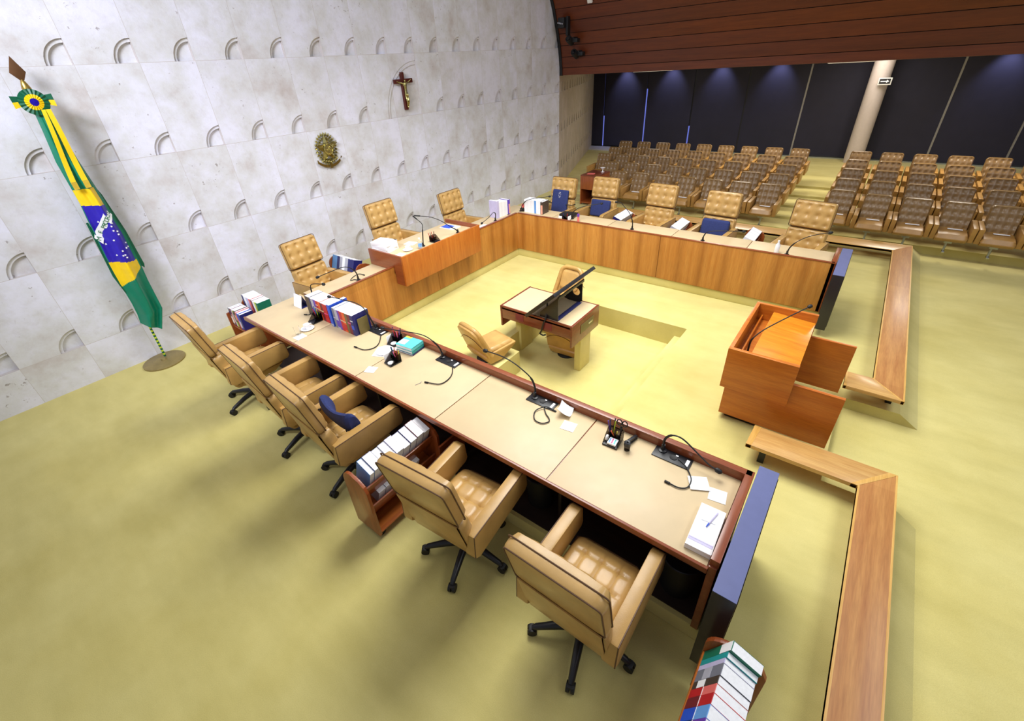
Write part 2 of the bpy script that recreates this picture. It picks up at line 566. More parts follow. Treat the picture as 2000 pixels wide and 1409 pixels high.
# main floor around the pit and around the gangway between the barriers
gx0, gx1, gy = 4.16, 5.72, -0.45
xs = [-4, px0, gx0, blk_x, 5.56, gx1, px1, EX]
ys = [EY, gy, py0, blk_y, py1, 9.0]
def hole(xa, xb, ya, yb):
    xm, ym = (xa + xb) / 2, (ya + yb) / 2
    if px0 < xm < px1 and py0 < ym < py1:
        if ym > blk_y and (xm < blk_x or xm > 5.56):
            return False
        return True
    return gx0 < xm < gx1 and ym < gy
for xa, xb in zip(xs, xs[1:]):
    for ya, yb in zip(ys, ys[1:]):
        if not hole(xa, xb, ya, yb):
            rect(xa, xb, ya, yb, 0)
def wallq(x0, y0, x1, y1, z0, z1): b.poly([(x0, y0, z0), (x1, y1, z0), (x1, y1, z1), (x0, y0, z1)])
st = 0.17
rect(px0, px1, py0 + st, blk_y, PIT)
rect(blk_x, 5.56, blk_y, py1, PIT)
rect(px0, px1, py0, py0 + st, PIT / 2)
wallq(px0, py0 + st, px1, py0 + st, PIT, PIT / 2)
wallq(px0, py0, px1, py0, PIT / 2, 0)
for xx in (px0, px1):
    wallq(xx, py0, xx, py0 + st, PIT / 2, 0)
    wallq(xx, py0 + st, xx, blk_y, PIT, 0)
wallq(px0, blk_y, blk_x, blk_y, PIT, 0)
wallq(5.56, blk_y, px1, blk_y, PIT, 0)
wallq(blk_x, blk_y, blk_x, py1, PIT, 0)
wallq(5.56, blk_y, 5.56, py1, PIT, 0)
wallq(blk_x, py1, 5.56, py1, PIT, 0)
# gangway recess and the lower hall floor past a sloping edge
BY = EY - 0.2
rect(gx0, gx1, BY, gy, LOW)
wallq(gx0, gy, gx1, gy, LOW, 0)
wallq(gx1, EY, gx1, gy, LOW, 0)
wallq(gx0, EY, gx0, gy, LOW, 0)
for xa, xb in ((-4, gx0), (gx1, EX)):
    b.poly([(xa, EY, 0), (xb, EY, 0), (xb, BY, LOW), (xa, BY, LOW)])
b.poly([(gx1, EY, 0), (gx1, BY, LOW), (gx1, EY, LOW)])
b.poly([(gx0, EY, 0), (gx0, BY, LOW), (gx0, EY, LOW)])
rect(-4, EX, -9, BY, LOW)
# audience floor with shallow tiers
wallq(EX, -9, EX, BY, LOW, 0.02); wallq(EX, BY, EX, 9, 0, 0.02)
b.poly([(EX, EY, 0), (EX, BY, LOW), (EX, BY, 0.0)])
rect(EX, 22.5, 7.35, 12.5, 0.02)
tx = [EX, 12.75, 13.62, 14.5, 15.38, 16.75]
for k in range(5):
    z = 0.02 + 0.055 * k
    rect(tx[k], tx[k + 1], -9, 7.35, z)
    if k:
        wallq(tx[k], -9, tx[k], 7.35, z - 0.055, z)
    wallq(tx[k], 7.35, tx[k + 1], 7.35, 0.02, z)
wallq(16.75, -9, 16.75, 7.35, 0.02, 0.24)
rect(16.75, 22.5, -9, 7.35, 0.02)
floor = structure(b.obj('floor', 'carpet', flat=True))
b = B()
b.bx(20.0, 21.0, 8.4, 11.2, 0.02, 0.06, 0.01)
structure(b.obj('trim_1', 'stone_floor'))

# ------------------------------------------------------------------ stone wall with half-arch niches
def niche_wall(b, x0, dx, ncol, z0, dz, rows, wn, hn, y=0.0, d1=0.024, d2=0.062, skip=(), big=None, x_lo=None, x_hi=None):
    """slabs in the XZ plane at y, facing -Y; each slab with a half-arch niche in its lower right corner"""
    NS = 9
    def arc(xr, zb, w, h, s=1.0):
        return [(xr - w * s * math.sin(PI / 2 * i / NS), zb + h * s * math.cos(PI / 2 * i / NS)) for i in range(NS + 1)]
    def carve(xr, zb, w, h):
        o = arc(xr, zb, w, h); i_ = arc(xr, zb, w, h, 0.84)
        for k in range(NS):
            (xa, za), (xb, zb2) = o[k], o[k + 1]
            b.poly([(xa, y, za), (xb, y, zb2), (xb, y + d1, zb2), (xa, y + d1, za)])
            (ia, ja), (ib, jb) = i_[k], i_[k + 1]
            b.poly([(xa, y + d1, za), (xb, y + d1, zb2), (ib, y + d1, jb), (ia, y + d1, ja)])
            b.poly([(ia, y + d1, ja), (ib, y + d1, jb), (ib, y + d2, jb), (ia, y + d2, ja)])
        b.poly([(p[0], y + d2, p[1]) for p in i_] + [(xr, y + d2, zb)])
        b.poly([(xr, y, zb), (xr, y + d2, zb), (xr, y + d2, zb + h * 0.84), (xr, y + d1, zb + h * 0.84), (xr, y + d1, zb + h), (xr, y, zb + h)])
        b.poly([(xr, y, zb), (xr - w, y, zb), (xr - w, y + d1, zb), (xr - w * 0.84, y + d1, zb), (xr - w * 0.84, y + d2, zb), (xr, y + d2, zb)])
    for c in range(ncol):
        xl = x0 + c * dx; xr = xl + dx
        for r in range(rows):
            zb = z0 + r * dz; zt = zb + dz
            if (c, r) in skip:
                b.poly([(xl, y, zb), (xr, y, zb), (xr, y, zt), (xl, y, zt)])
                continue
            if big and (c, r) in big:
                continue
            o = arc(xr, zb, wn, hn)
            b.poly([(xl, y, zb), (o[-1][0], y, o[-1][1])] + [(p[0], y, p[1]) for p in reversed(o[:-1])] + [(xr, y, zt), (xl, y, zt)])
            carve(xr, zb, wn, hn)
    if big:
        cs = sorted(c for c, r in big); r = list(big)[0][1]
        xl = x0 + cs[0] * dx; xr = x0 + (cs[-1] + 1) * dx
        zb = z0 + r * dz; zt = zb + dz
        o = arc(xr, zb, 0.94, 1.0)
        b.poly([(xl, y, zb), (o[-1][0], y, o[-1][1])] + [(p[0], y, p[1]) for p in reversed(o[:-1])] + [(xr, y, zt), (xl, y, zt)])
        i_ = arc(xr, zb, 0.94, 1.0, 0.93)
        for k in range(NS):
            (xa, za), (xb, zb2) = o[k], o[k + 1]
            dd = 0.012
            b.poly([(xa, y, za), (xb, y, zb2), (xb, y + dd, zb2), (xa, y + dd, za)])
            (ia, ja), (ib, jb) = i_[k], i_[k + 1]
            b.poly([(xa, y + dd, za), (xb, y + dd, zb2), (ib, y + dd, jb), (ia, y + dd, ja)])
            b.poly([(ia, y + dd, ja), (ib, y + dd, jb), (ib, y + 0.028, jb), (ia, y + 0.028, ja)])
        b.poly([(p[0], y + 0.028, p[1]) for p in i_] + [(xr, y + 0.028, zb)])
        b.poly([(xr, y, zb), (xr, y + 0.028, zb), (xr, y + 0.028, zb + 1), (xr, y, zb + 1)])
        b.poly([(xr, y, zb), (xr - 0.94, y, zb), (xr - 0.94, y + 0.028, zb), (xr, y + 0.028, zb)])

DX, DZ = 0.7114, 1.13
WY = 8.25
b = B()
X0 = 0.46 - DX * 5
ncol = 23
cb = round((7.575 - X0) / DX) - 1
niche_wall(b, X0, DX, ncol, 0.57, DZ, 5, 0.27, 0.28, 0.0, big={(cb, 2), (cb - 1, 2)})
xe = X0 + ncol * DX
for c in range(ncol):
    b.poly([(X0 + c * DX, 0, -0.05), (X0 + (c + 1) * DX, 0, -0.05), (X0 + (c + 1) * DX, 0, 0.57), (X0 + c * DX, 0, 0.57)])
b.poly([(xe, 0, 3.95), (xe, 0.6, 3.95), (xe, 0.6, 6.22), (xe, 0, 6.22)])
w = structure(b.obj('wall_left', 'stone', flat=True))
w.location = (0, WY, 0)

# side wall of the audience, flaring away from the corner
SX = xe
ang = math.atan2(11.30 - 8.25, 21.2 - SX)
b = B()
L2 = math.hypot(11.30 - 8.25, 21.2 - SX)
n2 = 17
d2 = L2 / n2
niche_wall(b, 0, d2, n2, 0.57, DZ, 3, 0.15, 0.27, 0.0, d1=0.05, d2=0.13)
for c in range(n2):
    b.poly([(c * d2, 0, -0.05), ((c + 1) * d2, 0, -0.05), ((c + 1) * d2, 0, 0.57), (c * d2, 0, 0.57)])
w2 = structure(b.obj('wall_back_left', 'stone_side_warm_lit', flat=True))
w2.location = (SX, 8.25, 0)
w2.rotation_euler = (0, 0, ang)

# curved timber bulkhead above the audience
b = B()
prof = [(13.30, 3.26), (13.29, 3.45), (13.25, 3.72), (13.19, 4.0), (13.10, 4.28), (13.0, 4.56), (12.89, 4.84), (12.75, 5.12), (12.58, 5.4), (12.36, 5.72), (12.05, 6.1), (11.6, 6.5)]
prof2 = []
for (xa, za), (xb, zb) in zip(prof, prof[1:]):
    prof2.append((xa, za))
prof2.append(prof[-1])
ya, yb = -9.5, 8.245
nb = len(prof2)
for k in range(nb - 1):
    (xa, za), (xb, zb) = prof2[k], prof2[k + 1]
    g = 0.012
    dx_, dz_ = xb - xa, zb - za
    ll = math.hypot(dx_, dz_)
    ux, uz = dx_ / ll, dz_ / ll
    nx_, nz_ = -uz, ux
    if nx_ > 0: nx_, nz_ = -nx_, -nz_
    e1 = (xa + ux * g, za + uz * g); e2 = (xb - ux * g * 0.2, zb - uz * g * 0.2)
    b.poly([(e1[0], ya, e1[1]), (e1[0], yb, e1[1]), (e2[0], yb, e2[1]), (e2[0], ya, e2[1])], k % 3)
    q = (e2[0] - nx_ * 0.02, e2[1] - nz_ * 0.02)
    nx2 = (prof2[k + 1][0] + ux * g, prof2[k + 1][1] + uz * g)
    b.poly([(e2[0], ya, e2[1]), (e2[0], yb, e2[1]), (q[0], yb, q[1]), (q[0], ya, q[1])], 3)
    b.poly([(q[0], ya, q[1]), (q[0], yb, q[1]), (nx2[0], yb, nx2[1]), (nx2[0], ya, nx2[1])], 3)
(xa, za) = prof2[0]
b.poly([(xa, ya, za + 0.012), (xa, yb, za + 0.012), (xa + 0.25, yb, za), (xa + 0.25, ya, za)], 0)
M['bulkhead2'] = wood('bulkhead_wood_dark', (102, 45, 15), (80, 32, 9), 'Y', 0.42, gscale=0.6)
M['bulkhead3'] = wood('bulkhead_wood_red', (107, 47, 14), (84, 34, 8), 'Y', 0.42, gscale=0.6)
M['groove'] = plain('groove_dark', (44, 22, 12), 0.8)
structure(b.obj('wall_back', ['bulkhead', 'bulkhead2', 'bulkhead3', 'groove'], flat=True))
b = B()
pts = [(x - 0.03, z) for x, z in prof2]
for (xa, za), (xb, zb) in zip(pts, pts[1:]):
    b.prism([(xa, 8.16, za), (xa + 0.06, 8.16, za), (xb + 0.06, 8.16, zb), (xb, 8.16, zb)], (0, 0.085, 0))
structure(b.obj('trim_2', 'black'))
# audience ceiling
b = B()
b.bx(13.5, 22.0, -9.5, 12.5, 3.5, 3.6)
structure(b.obj('ceiling', 'ceil'))
# glazing behind the blinds
b = B()
b.bx(21.35, 21.4, -9.5, 12.5, 0.0, 3.5)
structure(b.obj('window_1', 'daylight'))
b = B()
b.lathe([(0.27, 0.02), (0.27, 3.5)], (20.45, 0.72, 0), 32)
structure(b.obj('column', 'column'))

# ------------------------------------------------------------------ roller blinds
seams = [12.4, 10.62, 8.65, 6.68, 4.69, 2.74, 0.75, -1.22, -3.09, -5.05, -7.0]
gaps = [0.05, 0.045, 0.05, 0.035, 0.035, 0.05, 0.05, 0.05, 0.05, 0.05]
BL = ['beside the stone side wall', 'second from the stone side wall', 'third from the stone side wall', 'fourth from the stone side wall', 'fifth from the stone side wall', 'just before the round column',
      'just beyond the round column', 'second beyond the round column', 'third beyond the round column', 'fourth beyond the round column']
for k in range(10):
    y1, y0 = seams[k], seams[k + 1]
    g = 0.028
    r = thing('roller_blind', 'tall black roller blind, ' + BL[k], 'blind', (21.0, (y0 + y1) / 2, 0.05), 0, 'black roller blinds along the back')
    b = B(); b.bx(20.99, 21.005, y0 + g, y1 - g, 0.1, 3.42); b.obj('fabric', 'blind', r, True)
    b = B(); b.bx(20.98, 21.015, y0 + g, y1 - g, 0.06, 0.1, 0.005); b.obj('bottom_bar', 'blackplastic', r, True)
b = B()
for k in range(1, 10):
    y = seams[k]
    mi = 0 if k in (1, 2, 3, 4) else 1
    b.bx(21.03, 21.07, y - 0.04, y + 0.04, 0.06, 3.45, 0, mi)
M['mullion'] = plain('mullion_dark', (24, 24, 30), 0.5)
M['mullion_pale'] = plain('mullion_pale', (150, 146, 140), 0.5)
b = B(); b.bx(20.9, 21.1, -9.5, 11.4, 0.02, 0.06); structure(b.obj('trim_3', 'steel'))
for k in range(1, 10):
    y = seams[k]
    b = B()
    if k in (1, 2, 3):
        zlo = {1: 1.35, 2: 2.4, 3: 1.0}[k]
        b.bx(21.02, 21.05, y - 0.034, y + 0.034, zlo, 3.45)
        structure(b.obj('trim_%d' % (3 + k), 'mullion'))
    else:
        b.bx(21.0, 21.05, y - 0.034, y + 0.034, 0.06, 3.45)
        structure(b.obj('trim_%d' % (3 + k), 'mullion' if k == 4 else 'mullion_pale'))

# ------------------------------------------------------------------ low barriers
def barrier(name, label, pts, inner_side, legs, mats):
    """pts: outer polyline and inner polyline of a mitred plank"""
    t = thing(name, label, 'barrier', (legs[0][0], legs[0][1], 0))
    for (o0, o1, i1, i0, mt) in pts:
        b = B()
        b.prism([(o0[0], o0[1], 0.19), (o1[0], o1[1], 0.19), (i1[0], i1[1], 0.19), (i0[0], i0[1], 0.19)], (0, 0, 0.045), 0, 0.004)
        b.obj('plank', mt, t, True)
        for (p, q, r2, s2) in ((o0, o1, i1, i0), (i0, i1, o1, o0)):
            P0, P1, Q1, Q0 = V((*p, 0)), V((*q, 0)), V((*r2, 0)), V((*s2, 0))
            f = 0.055
            b = B()
            b.prism([(P0.x, P0.y, 0.188), (P1.x, P1.y, 0.188), ((P1 + (Q1 - P1) * f).x, (P1 + (Q1 - P1) * f).y, 0.188), ((P0 + (Q0 - P0) * f).x, (P0 + (Q0 - P0) * f).y, 0.188)], (0, 0, 0.0485), 0, 0.002)
            b.obj('edging', 'benchedge', t, True)
    for (x, y) in legs:
        b = B()
        b.bx(x - 0.03, x + 0.03, y - 0.03, y + 0.03, 0.0, 0.19, 0.004)
        b.obj('leg', 'black', t, True)
    return t
def at(p, q): return (p[0], p[1])
ZB = 0.235
yo, yi = -0.99, -0.69
fx0, fx1 = 5.62, 11.22
# far barrier: long plank, back plank, short return
barrier('low_barrier', 'long low wooden barrier round the far wing of the desk', [
    ((fx0, yo), (fx1, yo), (fx1 - 0.42, yi), (fx0 + 0.33, yi), 'bench'),
    ((fx1, yo), (fx1, 5.95), (fx1 - 0.42, 5.95), (fx1 - 0.42, yi), 'benchy'),
    ((fx0, yo), (fx0 + 0.33, yi), (fx0 + 0.33, -0.425), (fx0, -0.425), 'benchy'),
], None, [(5.9, -0.9), (7.5, -0.84), (9.4, -0.84), (11.0, -0.84), (11.05, 0.55), (11.05, 1.85), (11.05, 3.1), (11.05, 4.4), (11.05, 5.7)], None)
nx0, nx1 = 0.5, 4.34
barrier('low_barrier', 'low wooden barrier beside the near end of the desk and bookcase', [
    ((nx1, yo + 0.02), (nx0, yo + 0.02), (nx0, yi + 0.0), (nx1 - 0.33, yi), 'bench'),
    ((nx1, yo + 0.02), (nx1 - 0.33, yi), (nx1 - 0.33, 0.245), (nx1, 0.235), 'benchy'),
], None, [(4.1, 0.08), (4.0, -0.80), (2.4, -0.84), (0.8, -0.84)], None)

# ------------------------------------------------------------------ horseshoe desks
def plinth(n, x0, x1, y0, y1):
    b = B(); b.bx(x0, x1, y0, y1, 0.0, 0.155, 0.012)
    return structure(b.obj('trim_%d' % n, 'carpet'))
plinth(20, 2.0, 2.86, 0.03, 6.36)
plinth(21, 7.6, 8.3, 0.0, 6.36)
plinth(22, 2.86, 7.6, 5.76, 6.36)
def board(n, x0, x1, y0, y1):
    b = B(); b.bx(x0, x1, y0, y1, 0.155, 0.165)
    return structure(b.obj('trim_%d' % n, 'darkwood'))
board(23, 2.04, 2.83, 0.12, 6.3)
TT = 0.88; RT = 0.96
def desk_near():
    t = thing('judges_desk', 'near wing of the horseshoe desk, long leather-topped row with five places', 'desk', (2.4, 3.0, 0.165))
    ds = [0.12, 1.34, 2.585, 3.81, 5.08, 6.345]
    for k in range(5):
        b = B()
        b.bx(1.995, 2.835, ds[k] + 0.005, ds[k + 1] - 0.005, TT - 0.0135, TT - 0.0015, 0.003)
        b.obj('leather_top', 'top', t, True)
    b = B(); b.bx(1.985, 2.84, 0.115, 6.35, TT - 0.05, TT - 0.011, 0.004); b.obj('tabletop', 'rim', t, True)
    b = B(); b.bx(1.972, 1.996, 0.115, 6.35, TT - 0.05, TT + 0.002, 0.005); b.obj('edge_strip', 'rim', t, True)
    b = B(); b.bx(2.84, 2.88, 0.07, 5.74, 0.165, RT - 0.012, 0.002); b.obj('front_panel', 'panel', t, True)
    b = B(); b.bx(2.825, 2.885, 0.07, 5.74, RT - 0.09, RT, 0.005); b.obj('rim', 'rim', t, True)
    b = B(); b.bx(1.985, 2.885, 0.065, 0.115, 0.165, RT - 0.06, 0.004); b.obj('end_panel', 'rimx', t, True)
    b = B(); b.bx(2.0, 2.885, 0.06, 0.118, RT - 0.07, RT, 0.004); b.obj('end_rim', 'rimx', t, True)
    for y in ds[1:5]:
        b = B(); b.bx(2.2, 2.84, y - 0.015, y + 0.015, 0.165, TT - 0.05, 0.002); b.obj('support', 'darkwood', t, True)
    return t
desk_near()
def desk_far():
    t = thing('judges_desk', 'far wing of the horseshoe desk in front of the audience seats', 'desk', (8.0, 3.0, 0.165))
    ds = [0.12, 1.29, 2.53, 3.78, 5.04, 6.345]
    for k in range(5):
        b = B(); b.bx(7.625, 8.27, ds[k] + 0.005, ds[k + 1] - 0.005, TT - 0.0135, TT - 0.0015, 0.003); b.obj('leather_top', 'top', t, True)
    b = B(); b.bx(7.62, 8.28, 0.115, 6.35, TT - 0.05, TT - 0.011, 0.004); b.obj('tabletop', 'rim', t, True)
    for y0, y1 in ((0.07, 2.62), (2.626, 5.7445)):
        b = B(); b.bx(7.58, 7.62, y0, y1, 0.165, RT - 0.012, 0.002); b.obj('front_panel', 'panel', t, True)
    b = B(); b.bx(7.575, 7.625, 0.07, 5.735, RT - 0.014, RT, 0.004); b.obj('rim', 'rim', t, True)
    b = B(); b.bx(7.58, 8.28, 0.055, 0.115, 0.165, RT, 0.004); b.obj('end_panel', 'rimx', t, True)
    for y in ds[1:5]:
        b = B(); b.bx(7.62, 8.2, y - 0.015, y + 0.015, 0.165, TT - 0.05, 0.002); b.obj('support', 'darkwood', t, True)
    return t
desk_far()
def desk_mid():
    t = thing('judges_desk', 'middle run of the horseshoe desk along the stone wall', 'desk', (5.2, 6.0, 0.165))
    b = B(); b.bx(2.89, 4.22, 5.785, 6.345, TT - 0.0135, TT - 0.0015, 0.003); b.obj('leather_top', 'top', t, True)
    b = B(); b.bx(6.04, 7.57, 5.785, 6.345, TT - 0.0135, TT - 0.0015, 0.003); b.obj('leather_top', 'top', t, True)
    b = B(); b.bx(2.89, 7.57, 5.785, 6.35, TT - 0.05, TT - 0.011, 0.004); b.obj('tabletop', 'rimx', t, True)
    for x0, x1 in ((2.89, 5.12), (5.126, 7.5795)):
        b = B(); b.bx(x0, x1, 5.745, 5.784, 0.165, TT - 0.055, 0.002); b.obj('front_panel', 'panelx', t, True)
    for x0, x1 in ((2.89, 4.186), (6.084, 7.5795)):
        b = B(); b.bx(x0, x1, 5.745, 5.784, TT - 0.055, RT - 0.012, 0.0); b.obj('upper_front_panel', 'panelx', t, True)
        b = B(); b.bx(x0, x1, 5.74, 5.79, RT - 0.014, RT, 0.004); b.obj('rim', 'rimx', t, True)
    return t
desk_mid()
# raised desk of the presiding chair, set on the middle run
PT = 1.155
def desk_pres():
    t = thing('raised_desk', 'taller wooden desk box overhanging the middle of the horseshoe', 'desk', (5.13, 5.95, RT))
    x0, x1, y0, y1 = 4.19, 6.08, 5.50, 6.36
    b = B(); b.bx(x0, x1, y0, y0 + 0.035, 0.655, PT, 0.003); b.obj('front_panel', 'pres', t, True)
    for x in (x0, x1 - 0.035):
        b = B(); b.bx(x, x + 0.035, y0 + 0.036, y1, TT + 0.002, PT, 0.003)
        b.bx(x, x + 0.035, y0 + 0.036, 5.735, 0.655, TT + 0.003, 0.0)
        b.obj('side_panel', 'rim', t, True)
    b = B(); b.bx(x0 + 0.036, x1 - 0.036, y0 + 0.036, y1 - 0.01, PT - 0.085, PT - 0.07, 0.003); b.obj('leather_top', 'top', t, True)
    b = B(); b.bx(x0 + 0.036, x1 - 0.036, y0 + 0.036, y1, PT - 0.12, PT - 0.086, 0.003); b.obj('tabletop', 'rimx', t, True)
    return t
desk_pres()
PD = PT - 0.069
# dais under the presiding chair
b = B(); b.bx(4.62, 5.9, 6.37, 8.24, 0, 0.2, 0.01)
structure(b.obj('trim_24', 'carpet'))

# black slabs closing the two open ends
for nm, x0, x1, lb in (('near', 1.80, 2.97, 'black slab standing at the open end of the near desk wing'), ('far', 7.11, 8.27, 'black slab standing at the open end of the far desk wing')):
    t = thing('display_panel', lb, 'panel', ((x0 + x1) / 2, -0.01, 0.1))
    b = B(); b.bx(x0, x1, -0.085, 0.05, 0.115, RT, 0.004); b.obj('casing', 'blackpanel', t, True)
    b = B(); b.bx(x0 + 0.002, x1 - 0.002, -0.084, 0.049, RT + 0.0, RT + 0.004, 0.0); b.obj('top_face', 'slabtop', t, True)  # thin bluish-grey top face, paler than the casing
    b = B(); b.bx(x0 + 0.03, x1 - 0.03, -0.09, -0.084, 0.16, RT - 0.03, 0.0); b.obj('screen', 'tvscreen', t, True)
    b = B(); b.bx(x0 + 0.25, x1 - 0.25, -0.07, 0.03, 0.0, 0.116, 0.003); b.obj('foot', 'black', t, True)

# ------------------------------------------------------------------ lectern
def lectern():
    t = thing('lectern', 'orange-brown wooden lectern with open box top in the gangway', 'lectern', (5.13, 0.3, 0))
    for x0, lb in ((4.555, 'near'), (5.665, 'far')):
        b = B(); b.bx(x0, x0 + 0.04, -0.41, 0.64, 0.075, 0.72, 0.003); b.obj('side_panel', 'lectern', t, True)
    for x in (4.50, 5.73):
        b = B(); b.bx(x, x + 0.045, 0.03, 0.685, 0.47, 0.97, 0.003); b.obj('upper_side_panel', 'lectern', t, True)
    b = B(); b.bx(4.545, 5.73, 0.645, 0.685, 0.47, 0.97, 0.003); b.obj('upper_front_panel', 'lectern', t, True)
    b = B(); b.bx(4.596, 5.664, 0.60, 0.64, 0.075, 0.60, 0.003); b.obj('front_panel', 'lectern', t, True)
    b = B(); b.prism([(4.546, 0.48, 0.90), (4.546, 0.035, 0.87), (4.546, 0.035, 0.85), (4.546, 0.48, 0.88)], (1.183, 0, 0), 0, 0.002); b.obj('reading_surface', 'lecterntop', t, True)
    b = B(); b.bx(4.546, 5.729, 0.40, 0.644, 0.74, 0.76, 0.0); b.obj('trough', 'lectern', t, True)
    b = B(); b.bx(4.546, 5.729, 0.582, 0.597, 0.761, 0.83, 0.002); b.obj('trough_rail', 'lectern', t, True)
    for x in (4.62, 5.58):
        b = B(); b.bx(x, x + 0.1, 0.25, 0.58, 0.0, 0.075, 0.003); b.obj('foot', 'darkwood', t, True)
lectern()

# ------------------------------------------------------------------ judges' chairs
def judge_chair():
    t = thing('office_chair', 'tan tufted leather swivel armchair', 'chair', (0, 0, 0), 0, "judges' swivel armchairs")
    b = B()
    b.pad((-0.24, 0, 0.48), (0, -1, 0), (1, 0, 0), (0, 0, 1), 0.53, 0.64, 0.115, 4, 4, 'biscuit', 0.013, 9, 0.06, roll=0.05)
    s_ = b.obj('seat', 'tan', t)
    b = B()
    b.tube([(-0.2, -0.262, 0.53), (0.36, -0.262, 0.53), (0.405, -0.2, 0.505), (0.405, 0.2, 0.505), (0.36, 0.262, 0.53), (-0.2, 0.262, 0.53)], 0.006, 6)
    b.obj('piping', 'piping', s_)
    b = B()
    b.prism([(-0.27, -0.27, 0.46), (0.38, -0.27, 0.46), (0.27, -0.25, 0.36), (-0.16, -0.25, 0.35)], (0, 0.0, 0)) if False else None
    t1 = [(-0.26, 0.50), (0.385, 0.49), (0.26, 0.42), (-0.12, 0.40), (-0.22, 0.43)]
    b.prism([(x, -0.272, z) for x, z in t1], (0, 0.544, 0), 0, 0.012)
    b.obj('seat_shell', 'tan_shell', t)
    # reclined back in two pads
    a = math.radians(13)
    W = V((-math.sin(a), 0, math.cos(a))); N = V((math.cos(a), 0, math.sin(a)))
    o1 = V((-0.205, 0, 0.56)) - N * 0.06
    b = B(); b.pad(o1, (0, 1, 0), W, N, 0.62, 0.40, 0.12, 4, 3, 'button', 0.026, 7, 0.05, crown=0.008)
    lo = b.obj('lower_backrest', 'tan', t)
    o2 = o1 + W * 0.405
    b = B(); b.pad(o2, (0, 1, 0), W, N, 0.63, 0.45, 0.13, 4, 3, 'button', 0.028, 7, 0.05, crown=0.01)
    up = b.obj('upper_backrest', 'tan', t)
    for par, o, w_, h_, off in ((up, o2, 0.61, 0.44, 0.002), (up, o2, 0.632, 0.45, 0.072)):
        b = B()
        c = o + N * off
        r = 0.03
        P = []
        for (sx, sy, a0) in ((1, 1, 0), (-1, 1, 90), (-1, -1, 180), (1, -1, 270)):
            for q in range(4):
                an = math.radians(a0 + q * 30)
                P.append(c + V((0, 1, 0)) * (sx * (w_ / 2 - r) + r * math.cos(an)) + W * (h_ / 2 + sy * (h_ / 2 - r) + r * math.sin(an)))
        P.append(P[0])
        b.tube(P, 0.005, 6)
        b.obj('piping', 'piping', par)
    # rear shell from the seat up to the arms
    b = B()
    q0 = o1 - N * 0.012
    b.prism([(-0.17, -0.29, 0.42), (-0.17, -0.29, 0.54), (q0.x + 0.014, -0.29, q0.z), ((q0 + W * 0.42).x + 0.014, -0.29, (q0 + W * 0.42).z), ((q0 + W * 0.42).x, -0.29, (q0 + W * 0.42).z), ((q0 + W * 0.08).x - 0.004, -0.29, (q0 + W * 0.08).z), (-0.25, -0.29, 0.47), (-0.22, -0.29, 0.43)], (0, 0.58, 0), 0, 0.01)
    b.obj('back_shell', 'tan_shell', t)
    for sg in (-1, 1):
        b = B()
        y0 = sg * 0.27; y1 = sg * 0.368
        pf = [(-0.285, 0.785), (0.40, 0.80), (0.445, 0.775), (0.458, 0.60), (0.43, 0.565), (-0.25, 0.515), (-0.30, 0.56)]
        b.prism([(x, min(y0, y1), z) for x, z in pf], (0, 0.098, 0), 0, 0.016)
        am = b.obj('armrest', 'tan_shell', t)
        b = B()
        yy = sg * 0.362
        b.tube([(-0.295, yy, 0.56), (-0.282, yy, 0.782), (0.40, yy, 0.796), (0.443, yy, 0.77), (0.456, yy, 0.60)], 0.005, 6)
        b.obj('piping', 'piping', am)
    b = B()
    b.lathe([(0.03, 0.09), (0.03, 0.36), (0.11, 0.37), (0.13, 0.41)], (0, 0, 0), 16)
    b.lathe([(0.055, 0.075), (0.062, 0.13), (0.04, 0.17)], (0, 0, 0), 16)
    b.obj('gas_lift', 'blackplastic', t)
    for k in range(5):
        an = math.radians(197 + 72 * k)
        dx_, dy_ = math.cos(an), math.sin(an)
        b = B()
        b.tube([(dx_ * 0.03, dy_ * 0.03, 0.125), (dx_ * 0.18, dy_ * 0.18, 0.115), (dx_ * 0.345, dy_ * 0.345, 0.085), (dx_ * 0.37, dy_ * 0.37, 0.07)], [0.036, 0.031, 0.024, 0.018], 10)
        lg = b.obj('base_leg', 'blackplastic', t)
        b = B()
        c = V((dx_ * 0.375, dy_ * 0.375, 0.036))
        sd = V((-dy_, dx_, 0))
        b.cyl(c - sd * 0.03, c - sd * 0.006, 0.036, n=16); b.cyl(c + sd * 0.006, c + sd * 0.03, 0.036, n=16)
        b.box(c + V((0, 0, 0.022)), (0.05, 0.05, 0.03), an, 0.01)
        b.obj('caster', 'black', lg)
    return t
CH = [
    ((1.56, 0.74), 0, 'tan tufted swivel armchair at the open end of the near desk wing'),
    ((1.57, 1.90), 5, 'tan tufted swivel armchair between the near bookcase and first black bin'),
    ((1.57, 3.50), -3, 'tan tufted swivel armchair with blue lumbar cushion at the near desk wing'),
    ((1.57, 4.44), -3, 'tan tufted swivel armchair, second from the stone wall at the near wing'),
    ((1.57, 5.74), -3, 'tan tufted swivel armchair nearest the flag at the near desk wing'),
    ((3.50, 6.86), -86, 'tan tufted swivel armchair before the stone wall, left of the raised desk'),
    ((5.20, 6.85), -90, 'tan tufted swivel armchair behind the raised desk'),
    ((7.02, 6.78), -90, 'tan tufted swivel armchair before the stone wall, right of the raised desk'),
    ((8.73, 5.50), 180, 'tan tufted swivel armchair holding the tall navy backrest with white emblem'),
    ((9.10, 4.64), 180, 'tan tufted swivel armchair with navy cushion, second along the far wing'),
    ((8.97, 3.32), 176, 'tan tufted swivel armchair without cushion at the middle of the far wing'),
    ((8.84, 2.10), 176, 'tan tufted swivel armchair with square navy cushion, fourth along the far wing'),
    ((8.78, 0.66), 172, 'tan tufted swivel armchair at the open end of the far wing'),
]
ch0 = judge_chair()
CHAIRS = []
